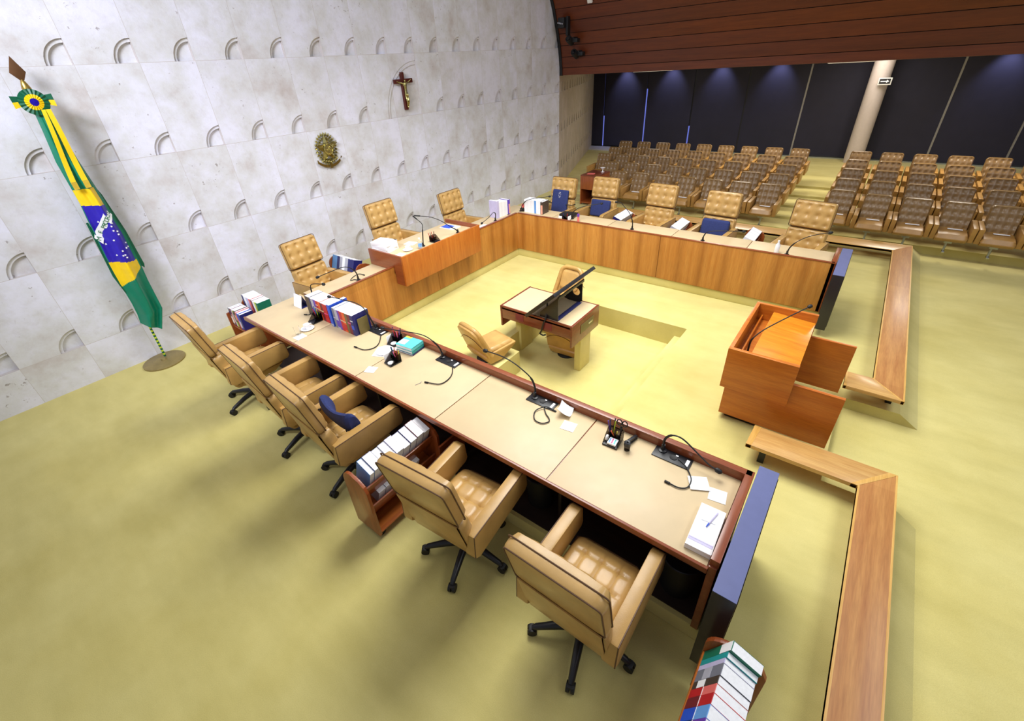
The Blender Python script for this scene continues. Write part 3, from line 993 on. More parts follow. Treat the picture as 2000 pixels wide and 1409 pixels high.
for k, (p, rz, lb) in enumerate(CH):
    o = ch0 if k == 0 else dup(ch0)
    z = 0.2 if k == 6 else 0.0
    o.location = (p[0], p[1], z)
    o.rotation_euler = (0, 0, math.radians(rz))
    o['label'] = lb
    CHAIRS.append(o)

# navy cushions
def cushion(label, chair, w_, h_, t_, z, x=None, tilt=13, emblem=False, lumbar=False):
    if x is None:
        x = -0.126 - math.tan(math.radians(13)) * (z - 0.56) + t_ / 2 + 0.005
    o = CHAIRS[chair]
    c = thing('backrest_cushion', label, 'cushion', o.location, o.rotation_euler.z, 'navy back cushions on the chairs')
    a = math.radians(tilt)
    W = V((-math.sin(a), 0, math.cos(a))); N = V((math.cos(a), 0, math.sin(a)))
    b = B()
    if lumbar:
        pf = []
        n = 20
        P = []
        for k in range(n + 1):
            y = -0.26 + 0.52 * k / n
            P.append(V((x + 0.03 + 0.06 * (abs(y) / 0.26) ** 2, y, z + 0.14)))
        prev = None
        for k, p in enumerate(P):
            ring = []
            for q in range(14):
                an = 2 * PI * q / 14
                e = 1.0 if 0 < k < n else 0.72
                lob = (abs(p.y) / 0.26) ** 1.5
                ring.append(b.bm.verts.new(p + N * ((0.04 + 0.03 * lob) * e * math.cos(an)) + W * ((0.105 + 0.055 * lob) * e * math.sin(an))))
            if prev:
                for q in range(14):
                    b.face([prev[q], prev[(q + 1) % 14], ring[(q + 1) % 14], ring[q]])
            else:
                b.face(ring[::-1])
            prev = ring
        b.face(prev)
    else:
        R = Matrix((N, V((0, 1, 0)), W)).transposed()
        b.box(V((x, 0, z)) + W * h_ / 2, (t_, w_, h_), bev=min(t_ * 0.45, 0.05), rot=R, seg=3)
    b.obj('pad', 'navy', c)
    b = B()
    for sg in (-1, 1):
        zz = z + h_ * 0.45
        if zz > 0.84:
            b.tube([V((x - 0.02, sg * w_ * 0.48, zz)), V((x - 0.05, sg * 0.325, zz - 0.01)), V((x - 0.20, sg * 0.33, zz - 0.02))], 0.009, 6)
        else:
            b.tube([V((x, sg * w_ * 0.46, zz)), V((x - 0.01, sg * 0.262, zz + 0.005))], 0.009, 6)
    b.obj('strap', 'black', c)
    if emblem:
        b = B()
        p = V((x, 0, z)) + W * (h_ * 0.8) + N * (t_ / 2 + 0.003)
        for k in range(8):
            an = 2 * PI * k / 8
            b.prism([p + V((0, 1, 0)) * (0.02 * math.cos(an)) + W * (0.045 * math.sin(an)), p + V((0, 1, 0)) * (0.032 * math.cos(an + 0.25)) + W * (0.075 * math.sin(an + 0.25)), p + V((0, 1, 0)) * (0.02 * math.cos(an + 0.5)) + W * (0.045 * math.sin(an + 0.5))], N * 0.002)
        b.obj('embroidered_emblem', 'white', c)
    return c
cushion('blue lumbar cushion curving out of the third near chair', 2, 0.52, 0.28, 0.1, 0.66, x=-0.085, lumbar=True)
cushion('dark blue cushion low in the chair second from the stone wall', 3, 0.5, 0.2, 0.07, 0.62)
cushion('tall navy backrest with white emblem on the corner chair', 8, 0.40, 0.55, 0.07, 0.62, emblem=True)
cushion('navy rectangular cushion on the second chair of the far wing', 9, 0.46, 0.36, 0.09, 0.60)
cushion('square navy cushion on the fourth chair of the far wing', 11, 0.5, 0.34, 0.11, 0.60)
cp = thing('folded_cloth', 'dark navy folded cloth on the seat of the chair behind the raised desk', 'cloth', (5.2, 6.80, 0.79))
b = B(); b.box((0, -0.05, 0.03), (0.3, 0.34, 0.05), 0.2, 0.02); b.box((0.03, -0.08, 0.07), (0.2, 0.24, 0.035), -0.3, 0.015)
b.obj('cloth', 'navybook', cp)

# ------------------------------------------------------------------ audience seats
def aud_chair():
    t = thing('auditorium_seat', 'brown tufted auditorium seat', 'seat', (0, 0, 0), 0, 'brown tufted auditorium seats')
    b = B()
    a = math.radians(20)
    W = V((math.sin(a), 0, math.cos(a))); N = V((-math.cos(a), 0, math.sin(a)))
    b.pad(V((0.16, 0, 0.36)) - N * 0.02, (0, -1, 0), W, N, 0.46, 0.56, 0.09, 4, 4, 'button', 0.026, 5, 0.035)
    b.obj('backrest', 'brown', t)
    b = B()
    b.pad((0.2, 0, 0.33), (0, -1, 0), (-1, 0, 0), (0, 0, 1), 0.48, 0.52, 0.11, 3, 2, 'button', 0.004, 5, 0.05, roll=0.05, crown=0.01)
    b.prism([(0.2, -0.23, 0.33), (-0.29, -0.23, 0.36), (-0.30, -0.23, 0.33), (-0.22, -0.23, 0.27), (0.1, -0.23, 0.27)], (0, 0.46, 0), 0, 0.012)
    b.obj('seat', 'brown_arm', t)
    for sg in (-1, 1):
        b = B()
        y0 = sg * 0.274 - 0.038
        b.prism([(-0.30, y0, 0.585), (0.26, y0, 0.60), (0.24, y0, 0.32), (-0.26, y0, 0.30)], (0, 0.076, 0), 0, 0.014)
        b.obj('armrest', 'brown_arm', t)
    b = B()
    b.box((-0.02, 0, 0.245), (0.3, 0.12, 0.05), 0, 0.01)
    b.tube([(0.0, 0, 0.25), (-0.03, 0, 0.04)], [0.022, 0.018], 10)
    b.obj('pedestal', 'steel', t)
    b = B()
    b.box((-0.05, 0, 0.022), (0.1, 0.05, 0.04), 0, 0.012)
    b.obj('foot', 'chrome', t)
    return t
a0 = aud_chair()
first = True
rowX = [11.98, 12.88, 13.75, 14.63, 15.52]
cards = []
WAY = ['front', 'second', 'third', 'fourth', 'back']
for r in range(5):
    z = 0.02 + 0.055 * r
    nl = [7, 8, 9, 9, 9][r]
    for k in range(nl):
        y = 1.82 + 0.64 * k + 0.006 * r * k
        x = rowX[r] + 0.03 * (k > 3)
        o = a0 if first else dup(a0)
        first = False
        o.location = (x, y, z)
        o['label'] = 'brown tufted seat, %s from aisle in %s row, block by the stone wall' % (ORD[k], WAY[r])
        if r == 0: cards.append((o, 'w', k))
    for k in range(6):
        y = 0.41 - 0.635 * k - 0.006 * r * k
        x = rowX[r] - (0.12 if (k > 0 and r == 0) else 0.0) - 0.02 * k
        o = dup(a0)
        o.location = (x, y, z)
        o['label'] = 'brown tufted seat, %s from aisle in %s row, block before the column' % (ORD[k], WAY[r])
        if r == 0: cards.append((o, 'c', k))
c0 = None
for o, blk, k in cards:
    if blk == 'w' and k > 5: continue
    lb = 'white paper strip on the %s front-row seat from the aisle, %s block' % (ORD[k], 'stone wall' if blk == 'w' else 'column')
    loc = (o.location.x - 0.03, o.location.y - 0.03, 0.478)
    if c0 is None:
        c0 = thing('seat_card', lb, 'card', loc, 0, 'paper strips on the front-row seats')
        b = B(); b.box((0, 0, 0.006), (0.055, 0.22, 0.006), 0, 0.001); b.obj('paper', 'white', c0)
    else:
        dup(c0, loc, 0.05 * ((k * 7) % 3 - 1), lb)

# box table at the wall end of the front row
t = thing('side_table', 'dark wooden box table at the wall end of the front audience row', 'table', (12.2, 6.34, 0.02))
x0, x1, y0, y1 = 11.78, 12.54, 6.06, 6.60
b = B(); b.bx(x0, x1, y0, y1, 0.81, 0.84, 0.004); b.obj('tabletop', 'table', t, True)
for y in (y0, y1 - 0.03):
    b = B(); b.bx(x0 + 0.005, x1 - 0.005, y, y + 0.03, 0.021, 0.81, 0.002); b.obj('side_panel', 'cart', t, True)
b = B(); b.bx(x0, x0 + 0.03, y0 + 0.03, y1 - 0.03, 0.45, 0.81, 0.002); b.obj('apron', 'cart', t, True)
b = B(); b.bx(x1 - 0.03, x1, y0 + 0.03, y1 - 0.03, 0.021, 0.81, 0.002); b.obj('back_panel', 'darkwood', t, True)
b = B(); b.bx(x0, x1 - 0.03, y0 + 0.03, y1 - 0.03, 0.06, 0.09, 0.002); b.obj('shelf', 'cart', t, True)
g = thing('glass_bowl', 'small footed glass bowl on the box table by the audience', 'bowl', (12.35, 6.2, 0.84))
b = B(); b.lathe([(0.05, 0.0), (0.052, 0.008), (0.012, 0.015), (0.012, 0.07), (0.06, 0.1), (0.075, 0.12), (0.07, 0.12), (0.01, 0.085)], (0, 0, 0), 20); b.obj('bowl', 'porcelain', g)
g = thing('booklet', 'red booklet lying on the box table by the audience', 'booklet', (12.0, 6.38, 0.84))
b = B(); b.box((0, 0, 0.008), (0.15, 0.21, 0.012), 0.3, 0.002); b.obj('cover', 'coral', g)

# ------------------------------------------------------------------ sunken table for the stenographers
t = thing('sunken_table', 'low red-brown table with leather top in the carpeted well', 'table', (5.0, 3.28, PIT))
x0, x1, y0, y1 = 4.63, 5.41, 2.65, 3.91
ZT = 0.545
b = B(); b.bx(x0 + 0.02, x1 - 0.02, y0 + 0.03, y1 - 0.03, ZT - 0.02, ZT + 0.003, 0.002); b.obj('leather_top', 'top', t, True)
b = B(); b.bx(x0, x1, y0 + 0.031, y1 - 0.031, ZT - 0.05, ZT - 0.018, 0.003); b.obj('tabletop', 'table', t, True)
for y, hh in ((y0, 0.21), (y1 - 0.03, 0.21)):
    b = B(); b.bx(x0 - 0.004, x1 + 0.004, y, y + 0.03, ZT - 0.34, ZT + 0.006, 0.003); b.obj('end_panel', 'table', t, True)
for x in (x0, x1 - 0.025):
    b = B(); b.bx(x, x + 0.025, y0 + 0.031, y1 - 0.031, ZT - 0.20, ZT + 0.004, 0.003); b.obj('apron', 'table', t, True)
for yy in (3.05, 3.55):
    b = B(); b.bx(x0 - 0.004, x0 - 0.001, yy - 0.62 if False else yy - 0.07, yy + 0.07, ZT - 0.16, ZT - 0.05); b.obj('wire_plate', 'maroon', t, True)
b = B(); b.bx(4.86, 5.24, y0 - 0.006, y0 - 0.001, ZT - 0.22, ZT - 0.08, 0.002); b.obj('drawer_plate', 'olive', t, True)
b = B(); b.bx(5.08, 5.2, y0 - 0.012, y0 - 0.006, ZT - 0.16, ZT - 0.13, 0.002); b.obj('handle', 'chrome', t, True)
for yy in (2.66, 3.74):
    b = B(); b.bx(4.90, 5.2, yy, yy + 0.1, PIT, ZT - 0.05, 0.01); b.obj('pedestal', 'carpet', t, True)

def shell_chair(label, loc, rz):
    t = thing('shell_chair', label, 'chair', loc, rz, 'legless shell chairs by the sunken table')
    a = math.radians(22)
    W = V((-math.sin(a), 0, math.cos(a))); N = V((math.cos(a), 0, math.sin(a)))
    o = V((-0.20, 0, 0.16))
    # back: slab with a round top and a rolled rim
    w0, w1, hb, rc = 0.27, 0.225, 0.50, 0.13
    out = [(-w0, 0.0), (w0, 0.0)]
    for k in range(8):
        an = math.radians(90 * k / 7)
        out.append((w1 - rc + rc * math.cos(an), hb - rc + rc * math.sin(an)))
    for k in range(8):
        an = math.radians(90 + 90 * k / 7)
        out.append((-w1 + rc + rc * math.cos(an), hb - rc + rc * math.sin(an)))
    b = B(); b.prism([o + V((0, 1, 0)) * p + W * q for p, q in out], N * 0.05, 0, 0.012)
    b.obj('back_shell', 'tan_shell', t)
    rim = [o + N * 0.06 + V((0, 1, 0)) * (p * 0.93) + W * (q * 0.965) for p, q in out[1:] + out[:1]]
    b = B(); b.tube(rim, 0.038, 10); b.obj('rolled_rim', 'tan_shell', t)
    b = B(); b.pad(o + N * 0.045 + W * 0.10, (0, 1, 0), W, N, 0.36, 0.34, 0.04, 2, 2, 'button', 0.002, 6, 0.05); b.obj('back_cushion', 'tan', t)
    b = B()
    P = [o - N * 0.004 + V((0, 1, 0)) * p + W * q for p, q in ((-0.27, 0.20), (-0.1, 0.33), (0.1, 0.33), (0.27, 0.20))]
    b.tube(smooth_path(P), 0.004, 6); b.obj('piping', 'piping', t)
    # seat: bowl that narrows toward the swivel
    b = B()
    b.prism([(0.33, -0.24, 0.225), (0.32, -0.24, 0.19), (0.05, -0.24, 0.035), (-0.16, -0.24, 0.035), (-0.235, -0.24, 0.17), (-0.19, -0.24, 0.20)], (0, 0.48, 0), 0, 0.022)
    b.obj('seat_shell', 'tan_shell', t)
    b = B(); b.pad((-0.13, 0, 0.19), (0, -1, 0), (1, 0, 0), (-0.06, 0, 1), 0.42, 0.44, 0.07, 3, 2, 'biscuit', 0.007, 6, 0.05); b.obj('seat_cushion', 'tan', t)
    b = B(); b.lathe([(0.15, 0.0), (0.15, 0.012), (0.12, 0.034)], (-0.05, 0, 0), 20); b.obj('swivel_base', 'black', t)
    return t
shell_chair('legless tan shell chair seen from behind, on the near side of the sunken table', (4.08, 3.72, 0), math.radians(-12))
shell_chair('legless tan shell chair facing us beyond the slanted screen', (5.93, 3.62, 0), math.radians(176))
shell_chair('legless tan shell chair tucked low under the sunken table', (5.27, 3.08, PIT), math.radians(4))

# screen leaning on a black stand
t = thing('screen_stand', 'black open-sided stand on the sunken table holding the slanted screen', 'stand', (5.0, 3.0, ZT))
for x, hole_ in ((4.66, False), (5.33, True)):
    b = B()
    pf = [(2.90, ZT + 0.005), (3.20, ZT + 0.005), (3.20, ZT + 0.075), (2.90, ZT + 0.375)]
    if hole_:
        cx_, cz_, rr_ = 3.00, ZT + 0.17, 0.062
        n = 20
        out = []
        for k in range(n):
            an = 2 * PI * k / n
            dx_, dz_ = math.cos(an), math.sin(an)
            best = 9
            for (p, q) in zip(pf, pf[1:] + pf[:1]):
                ex, ez = q[0] - p[0], q[1] - p[1]
                den = dx_ * ez - dz_ * ex
                if abs(den) < 1e-9: continue
                tt = ((p[0] - cx_) * ez - (p[1] - cz_) * ex) / den
                ss = ((p[0] - cx_) * dz_ - (p[1] - cz_) * dx_) / den
                if tt > 0 and -1e-6 <= ss <= 1 + 1e-6: best = min(best, tt)
            out.append((cx_ + dx_ * best, cz_ + dz_ * best, cx_ + dx_ * rr_, cz_ + dz_ * rr_))
        for k in range(n):
            a1, a2 = out[k], out[(k + 1) % n]
            for xx in (x, x + 0.012):
                b.poly([(xx, a1[0], a1[1]), (xx, a2[0], a2[1]), (xx, a2[2], a2[3]), (xx, a1[2], a1[3])])
            b.poly([(x, a1[2], a1[3]), (x, a2[2], a2[3]), (x + 0.012, a2[2], a2[3]), (x + 0.012, a1[2], a1[3])])
            b.poly([(x, a1[0], a1[1]), (x, a2[0], a2[1]), (x + 0.012, a2[0], a2[1]), (x + 0.012, a1[0], a1[1])])
    else:
        b.prism([(x, y, z) for y, z in pf], (0.012, 0, 0), 0, 0.001)
    b.obj('side_panel', 'blackpanel', t, True)
b = B(); b.bx(4.672, 5.33, 2.90, 2.97, ZT + 0.005, ZT + 0.015, 0.002); b.obj('base_bar', 'navybook', t, True)
b = B(); b.bx(4.66, 5.36, 2.885, 2.905, ZT + 0.345, ZT + 0.385, 0.003); b.obj('top_bar', 'blackpanel', t, True)
t = thing('flat_screen', 'large flat screen lying back at a slant on the sunken table', 'television', (5.03, 3.2, ZT))
sl = V((0, -0.735, 0.678)); nn_ = V((0, 0.678, 0.735))
c_ = V((5.06, 3.36, ZT + 0.035)) + sl * 0.34
R = Matrix((V((1, 0, 0)), sl, nn_)).transposed()
b = B(); b.box(c_ - nn_ * 0.01, (1.12, 0.66, 0.05), bev=0.008, rot=R); b.obj('casing', 'blackplastic', t, True)
b = B(); b.box(c_ + nn_ * 0.016, (1.09, 0.63, 0.003), rot=R); b.obj('screen', 'tvscreen', t, True)
b = B(); b.box(c_ - nn_ * 0.024 - sl * 0.02, (0.5, 0.2, 0.016), bev=0.004, rot=R); b.obj('rear_housing', 'black', t, True)
b = B(); b.box(c_ - nn_ * 0.017 - sl * 0.18 - V((0.5, 0, 0)), (0.03, 0.04, 0.004), rot=R); b.obj('rear_sticker', 'white', t, True)
t = thing('power_cable', 'black cable hanging over the edge of the sunken table', 'cable', (4.6, 3.1, ZT))
b = B(); b.tube([(4.76, 3.14, 0.80), (4.70, 3.10, 0.66), (4.62, 3.08, 0.55), (4.60, 3.1, 0.50), (4.605, 3.14, 0.36), (4.60, 3.17, 0.30), (4.61, 3.12, 0.28), (4.615, 3.08, 0.30)], 0.012, 8); b.obj('cord', 'black', t, True)

# ------------------------------------------------------------------ gooseneck microphones and desk fittings
def mic(label, path, long_head=False):
    base = path[0]
    t = thing('gooseneck_microphone', label, 'microphone', base, 0, 'gooseneck microphones')
    P = smooth_path(path)
    n = len(P)
    b = B(); b.tube(P, [0.010 if k < n * 0.35 else 0.006 for k in range(n)], 8); b.obj('neck', 'black', t, True)
    b = B(); b.lathe([(0.034, 0.001), (0.034, 0.006), (0.018, 0.012), (0.014, 0.06)], base, 16); b.obj('socket', 'blackplastic', t, True)
    d = (P[-1] - P[-2]).normalized()
    b = B()
    if long_head: b.tube([P[-1] - d * 0.01, P[-1] + d * 0.10], [0.011, 0.011], 10)
    else: b.tube([P[-1] - d * 0.012, P[-1], P[-1] + d * 0.03, P[-1] + d * 0.042], [0.01, 0.02, 0.02, 0.01], 12)
    b.obj('head', 'black', t, True)
MI = [
 ('microphone bending over the pages of the left book row', [(2.79,4.45,.89),(2.765,4.46,.98),(2.73,4.47,1.12),(2.72,4.53,1.20),(2.70,4.66,1.24),(2.66,4.80,1.25),(2.66,4.94,1.24),(2.65,5.12,1.22)]),
 ('microphone arching over the teal book stack', [(2.78,3.25,.89),(2.77,3.26,1.0),(2.72,3.29,1.11),(2.68,3.37,1.18),(2.63,3.47,1.21),(2.56,3.65,1.22),(2.52,3.88,1.20)]),
 ('microphone arching along the rim in front of the near shell chair', [(2.77,1.98,.89),(2.79,1.99,.98),(2.79,2.03,1.08),(2.77,2.11,1.16),(2.77,2.24,1.21),(2.77,2.39,1.23),(2.77,2.56,1.22)]),
 ('microphone bent down toward the open end of the near wing', [(2.79,.72,.89),(2.79,.72,1.0),(2.78,.69,1.07),(2.78,.64,1.10),(2.78,.57,1.09),(2.77,.45,1.02),(2.75,.36,.98),(2.75,.30,.96)]),
 ('short microphone behind the left book row near the desk corner', [(2.77,5.78,.89),(2.77,5.82,1.05),(2.79,5.83,1.16),(2.82,5.75,1.19),(2.86,5.62,1.2)]),
 ('microphone arching over the middle run left of the raised desk', [(3.63,5.96,.89),(3.60,5.92,1.02),(3.51,5.87,1.14),(3.41,5.89,1.20),(3.24,5.90,1.21),(3.03,6.01,1.16)]),
 ('upright thin microphone on the raised desk', [(4.87,5.74,1.09),(4.88,5.71,1.36),(4.91,5.73,1.46),(4.94,5.89,1.52)]),
 ('long-reaching microphone on the raised desk', [(5.69,5.69,1.09),(5.64,5.68,1.16),(5.54,5.71,1.24),(5.39,5.79,1.38),(5.27,5.91,1.46),(5.18,6.08,1.48)]),
 ('microphone bent sharply down, right of the raised desk', [(7.10,5.96,.89),(7.02,5.88,1.06),(6.96,5.89,1.10),(6.82,5.88,1.05),(6.63,5.91,.98)]),
 ('microphone in the far corner reaching toward the tall navy backrest', [(7.92,5.90,.89),(7.92,5.85,1.02),(7.87,5.71,1.14),(7.87,5.55,1.20),(7.92,5.33,1.24),(7.98,5.20,1.26)]),
 ('low microphone before the second chair of the far wing', [(7.94,4.61,.89),(7.89,4.58,1.0),(7.89,4.52,1.08),(7.90,4.43,1.14),(7.97,4.29,1.18),(8.15,4.09,1.20)]),
 ('tall microphone leaning left before the middle chair of the far wing', [(7.87,3.28,.89),(7.82,3.26,1.02),(7.79,3.28,1.13),(7.81,3.35,1.22),(7.85,3.46,1.29),(7.96,3.58,1.32),(7.94,3.65,1.33)]),
 ('flat-bent microphone before the square navy cushion of the far wing', [(7.85,1.99,.89),(7.79,1.97,.98),(7.76,1.93,1.06),(7.76,1.85,1.10),(7.80,1.69,1.12),(7.91,1.41,1.12)]),
 ('microphone reaching right at the open end of the far wing', [(7.82,.71,.89),(7.74,.69,1.02),(7.74,.63,1.12),(7.80,.52,1.20),(7.87,.38,1.25),(7.97,.26,1.26)]),
 ('microphone rising from the trough of the lectern', [(4.75,.53,.77),(4.735,.53,.95),(4.72,.51,1.04),(4.81,.44,1.12),(5.01,.30,1.20),(5.28,.14,1.26)]),
]
for lb, p in MI:
    mic('black gooseneck ' + lb, p, 'raised desk' in lb and 'left of' not in lb and 'right of' not in lb)
OUT = [(4.40, 'beside the grey bookend'), (3.14, 'behind the round-trailing cord, past the teal books'), (1.89, 'beside the looped cord'), (0.63, 'nearest the open end of the near wing')]
o0 = None
for y, lb in OUT:
    if o0 is None:
        o0 = thing('outlet_plate', '', 'outlet', (2.76, y, TT), 0, 'black outlet plates on the near wing')
        b = B(); b.box((0, 0, 0.004), (0.12, 0.30, 0.008), 0, 0.002); b.obj('plate', 'blackplastic', o0)
        b = B(); b.lathe([(0.03, 0.008), (0.028, 0.012), (0.02, 0.011)], (0.0, -0.01, 0), 14); b.box((0.03, -0.03, 0.011), (0.016, 0.016, 0.008), 0, 0.002); b.obj('socket', 'black', o0)
        b = B(); b.box((0.0, -0.12, 0.009), (0.07, 0.025, 0.004)); b.box((0.025, -0.03, 0.015), (0.012, 0.02, 0.006)); b.obj('port_label', 'white', o0)
        o = o0
    else:
        o = dup(o0, (2.76, y, TT))
    o['label'] = 'black outlet plate set in the desk top ' + lb
CAB = [
 ('thin black cord curling left from the outlet by the bookend', [(2.72,4.27,.889),(2.58,4.13,.889),(2.47,4.09,.889),(2.38,4.15,.889),(2.36,4.28,.889)]),
 ('thin black cord curling left below the outlet past the teal books', [(2.72,3.04,.889),(2.61,2.94,.889),(2.50,2.90,.889),(2.40,2.92,.889),(2.35,3.04,.889)]),
 ('black cord lying in a loop in front of its outlet', [(2.69,1.82,.889),(2.63,1.76,.889),(2.59,1.70,.889),(2.55,1.68,.889),(2.50,1.72,.889),(2.50,1.79,.889),(2.55,1.84,.891),(2.62,1.86,.892),(2.70,1.81,.9),(2.71,1.74,.889)]),
 ('black cord with plug beside the two white note sheets', [(2.76,.58,.891),(2.73,.52,.889),(2.68,.47,.889),(2.61,.43,.889),(2.53,.43,.889),(2.49,.48,.889),(2.49,.55,.889)]),
 ('black cord hanging beside the desk calendar at the corner', [(2.75,5.80,.889),(2.62,5.67,.889),(2.57,5.60,.889),(2.52,5.57,.889),(2.50,5.60,.889)]),
 ('thin cord loop on the middle run left of the raised desk', [(3.62,5.97,.889),(3.60,6.03,.889),(3.55,6.06,.889),(3.66,6.14,.889),(3.78,6.16,.889),(3.80,6.07,.889)]),
]
for lb, p in CAB:
    t = thing('charging_cord', lb, 'cord', (p[0][0], p[0][1], TT), 0, 'charging cords on the desks')
    P = smooth_path(p)
    b = B(); b.tube(P, 0.0055, 6); b.obj('cable', 'black', t, True)
    d = (P[-1] - P[-2]).normalized()
    b = B(); b.tube([P[-1], P[-1] + d * 0.04], [0.01, 0.009], 8); b.obj('plug', 'black', t, True)

# ------------------------------------------------------------------ books
def book(label, loc, rz, th, depth, h, cover, group, spine=None, tilt=0.0, bands=()):
    """standing book: spine faces local -y, thickness along +x"""
    t = B()
    t.bx(0, 0.0016, 0, depth, 0, h, 0); t.bx(th - 0.0016, th, 0, depth, 0, h, 0); t.bx(0.0016, th - 0.0016, 0, 0.004, 0, h, 0)
    o = t.obj('book', cover)
    o.location = loc
    o.rotation_euler = (tilt, 0, rz)
    tag(o, label, 'book', group)
    t = B(); t.bx(0.0017, th - 0.0017, 0.0042, depth - 0.002, 0.001, h - 0.001); t.obj('pages', 'pages', o)
    for (za, zb, m) in bands:
        t = B(); t.bx(0.001, th - 0.001, -0.0015, 0.0, h * za, h * zb); t.obj('spine_label', m, o)
    return o
def row(start, rz, specs, group, fmt, gap=0.001, tilt=0.0):
    d = V((math.cos(rz), math.sin(rz), 0))
    p = V(start)
    for k, sp in enumerate(specs):
        th, dep, h, cov, desc = sp[:5]
        bands = sp[5] if len(sp) > 5 else ()
        book(fmt % desc, p, rz, th, dep, h, cov, group, bands=bands, tilt=tilt)
        p = p + d * (th + gap)
    return p
RZ = -PI / 2
G1 = 'books in the left row on the near wing'
row((2.545, 5.60, TT), RZ, [
    (0.05, 0.22, 0.28, 'dbrown', 'grey-brown, end of row beside the calendar'), (0.055, 0.22, 0.28, 'dbrown', 'grey-brown, second in row', ),
    (0.035, 0.22, 0.275, 'dblue', 'thin dark blue, third in row'), (0.06, 0.22, 0.275, 'lgrey', 'pale grey-blue spine, fourth in row', [(0.3, 0.5, 'violet')]),
    (0.05, 0.22, 0.275, 'violet', 'violet spine, fifth in row', [(0.55, 0.62, 'cream')]), (0.05, 0.22, 0.275, 'red', 'red spine, sixth in row', [(0.55, 0.6, 'cream'), (0.75, 0.8, 'cream')]),
    (0.05, 0.22, 0.275, 'orange', 'orange spine, seventh in row', [(0.52, 0.57, 'cream'), (0.3, 0.5, 'maroon')]), (0.055, 0.22, 0.27, 'maroon', 'maroon spine, eighth in row', [(0.53, 0.58, 'cream')]),
    (0.09, 0.22, 0.27, 'red', 'thick bright red, last in row beside blue folder', [(0.46, 0.5, 'pink')]),
], G1, 'book with %s')
f = book('tall blue folder leaning between the two book rows', (2.52, 5.03, TT), RZ, 0.06, 0.27, 0.31, 'blue', 'folders on the near wing', tilt=0.0, bands=[(0.03, 0.12, 'lgrey')])
f['category'] = 'folder'
f.name = 'ring_folder'
G2 = 'books in the right row on the near wing'
row((2.53, 4.945, TT), RZ, [
    (0.05, 0.24, 0.285, 'grey', 'grey spine, first beside the blue folder', [(0.5, 0.54, 'lilac')]), (0.06, 0.24, 0.28, 'lgrey', 'pale blue-grey spine, second of the right row', [(0.1, 0.45, 'violet')]),
    (0.04, 0.24, 0.28, 'purple', 'purple spine, third of the right row'), (0.055, 0.24, 0.28, 'red', 'red spine, fourth of the right row', [(0.52, 0.57, 'cream')]),
    (0.06, 0.24, 0.28, 'orange', 'orange spine, fifth of the right row', [(0.5, 0.55, 'cream'), (0.1, 0.4, 'red')]), (0.045, 0.24, 0.28, 'olive', 'olive spine, sixth of the right row'),
    (0.06, 0.24, 0.28, 'maroon', 'maroon spine, seventh of the right row', [(0.55, 0.6, 'pink')]), (0.055, 0.24, 0.285, 'dblue', 'dark blue cover, last of the right row by the bookend', [(0.3, 0.5, 'blue'), (0.7, 0.74, 'white')]),
], G2, 'book with %s')
t = thing('bookend', 'plain grey metal bookend at the end of the right book row', 'bookend', (2.66, 4.5, TT))
b = B(); b.bx(2.58, 2.73, 4.492, 4.498, TT + 0.0005, TT + 0.22, 0.001); b.obj('plate', 'olive', t, True)
# corner books on the middle run and the far wing (white page edges face us)
G3 = 'white-paged books at the far corner of the middle run'
row((7.70, 6.12, TT), PI, [(0.05, 0.2, 0.27, 'white', 'upright tall white book against the corner') ] if False else [], G3, '%s')
def row_pages(start, rz, specs, group):
    d = V((math.cos(rz), math.sin(rz), 0)); p = V(start)
    for th, dep, h, cov, lb in specs:
        o = book(lb, p, rz, th, dep, h, cov, group)
        p = p + d * (th + 0.002)
row_pages((7.26, 6.02, TT), 0, [(0.06, 0.22, 0.36, 'lilac', 'tall pale box file at the left of the corner book row'), (0.055, 0.22, 0.32, 'white', 'white spine beside the tall pale box file'), (0.055, 0.22, 0.315, 'pages', 'off-white spine, third in the corner book row'),
    (0.06, 0.22, 0.31, 'white', 'white spine, fourth in the corner book row'), (0.06, 0.22, 0.30, 'pages', 'off-white spine, fifth in the corner book row'), (0.05, 0.22, 0.30, 'white', 'white spine, sixth in the corner book row')], G3)
f = book('tan and violet folder closing the corner book row', (7.622, 6.0, TT), 0, 0.05, 0.24, 0.31, 'violet', G3, bands=[(0.05, 0.7, 'peach')])
G4 = 'white-spined books at the corner end of the far wing'
cols = ['white', 'pages', 'white', 'pages', 'white', 'sky', 'white', 'pages']
D4 = ['first', 'second', 'third', 'fourth', 'fifth', 'sixth, banded blue,', 'seventh', 'eighth']
row_pages((7.92, 5.80, TT), RZ, [(0.05, 0.22, 0.27, cols[k], 'white-spined book, %s from the corner on the far wing' % D4[k]) for k in range(8)], G4)
f = book('dark folder closing the white book row on the far wing', (7.92, 5.375, TT), RZ, 0.05, 0.24, 0.26, 'dbrown', G4, bands=[(0.02, 0.75, 'peach')])
t = thing('flower_ornament', 'small pink round ornament beside the corner microphone', 'ornament', (7.95, 5.86, TT))
b = B(); b.sphere((0, 0, 0.12), 0.035, 12, 0, (1, 1, 1.4)); b.obj('bloom', 'coral', t)
b = B(); b.lathe([(0.03, 0), (0.03, 0.06), (0.01, 0.08)], (0, 0, 0), 12); b.obj('pot', 'black', t)

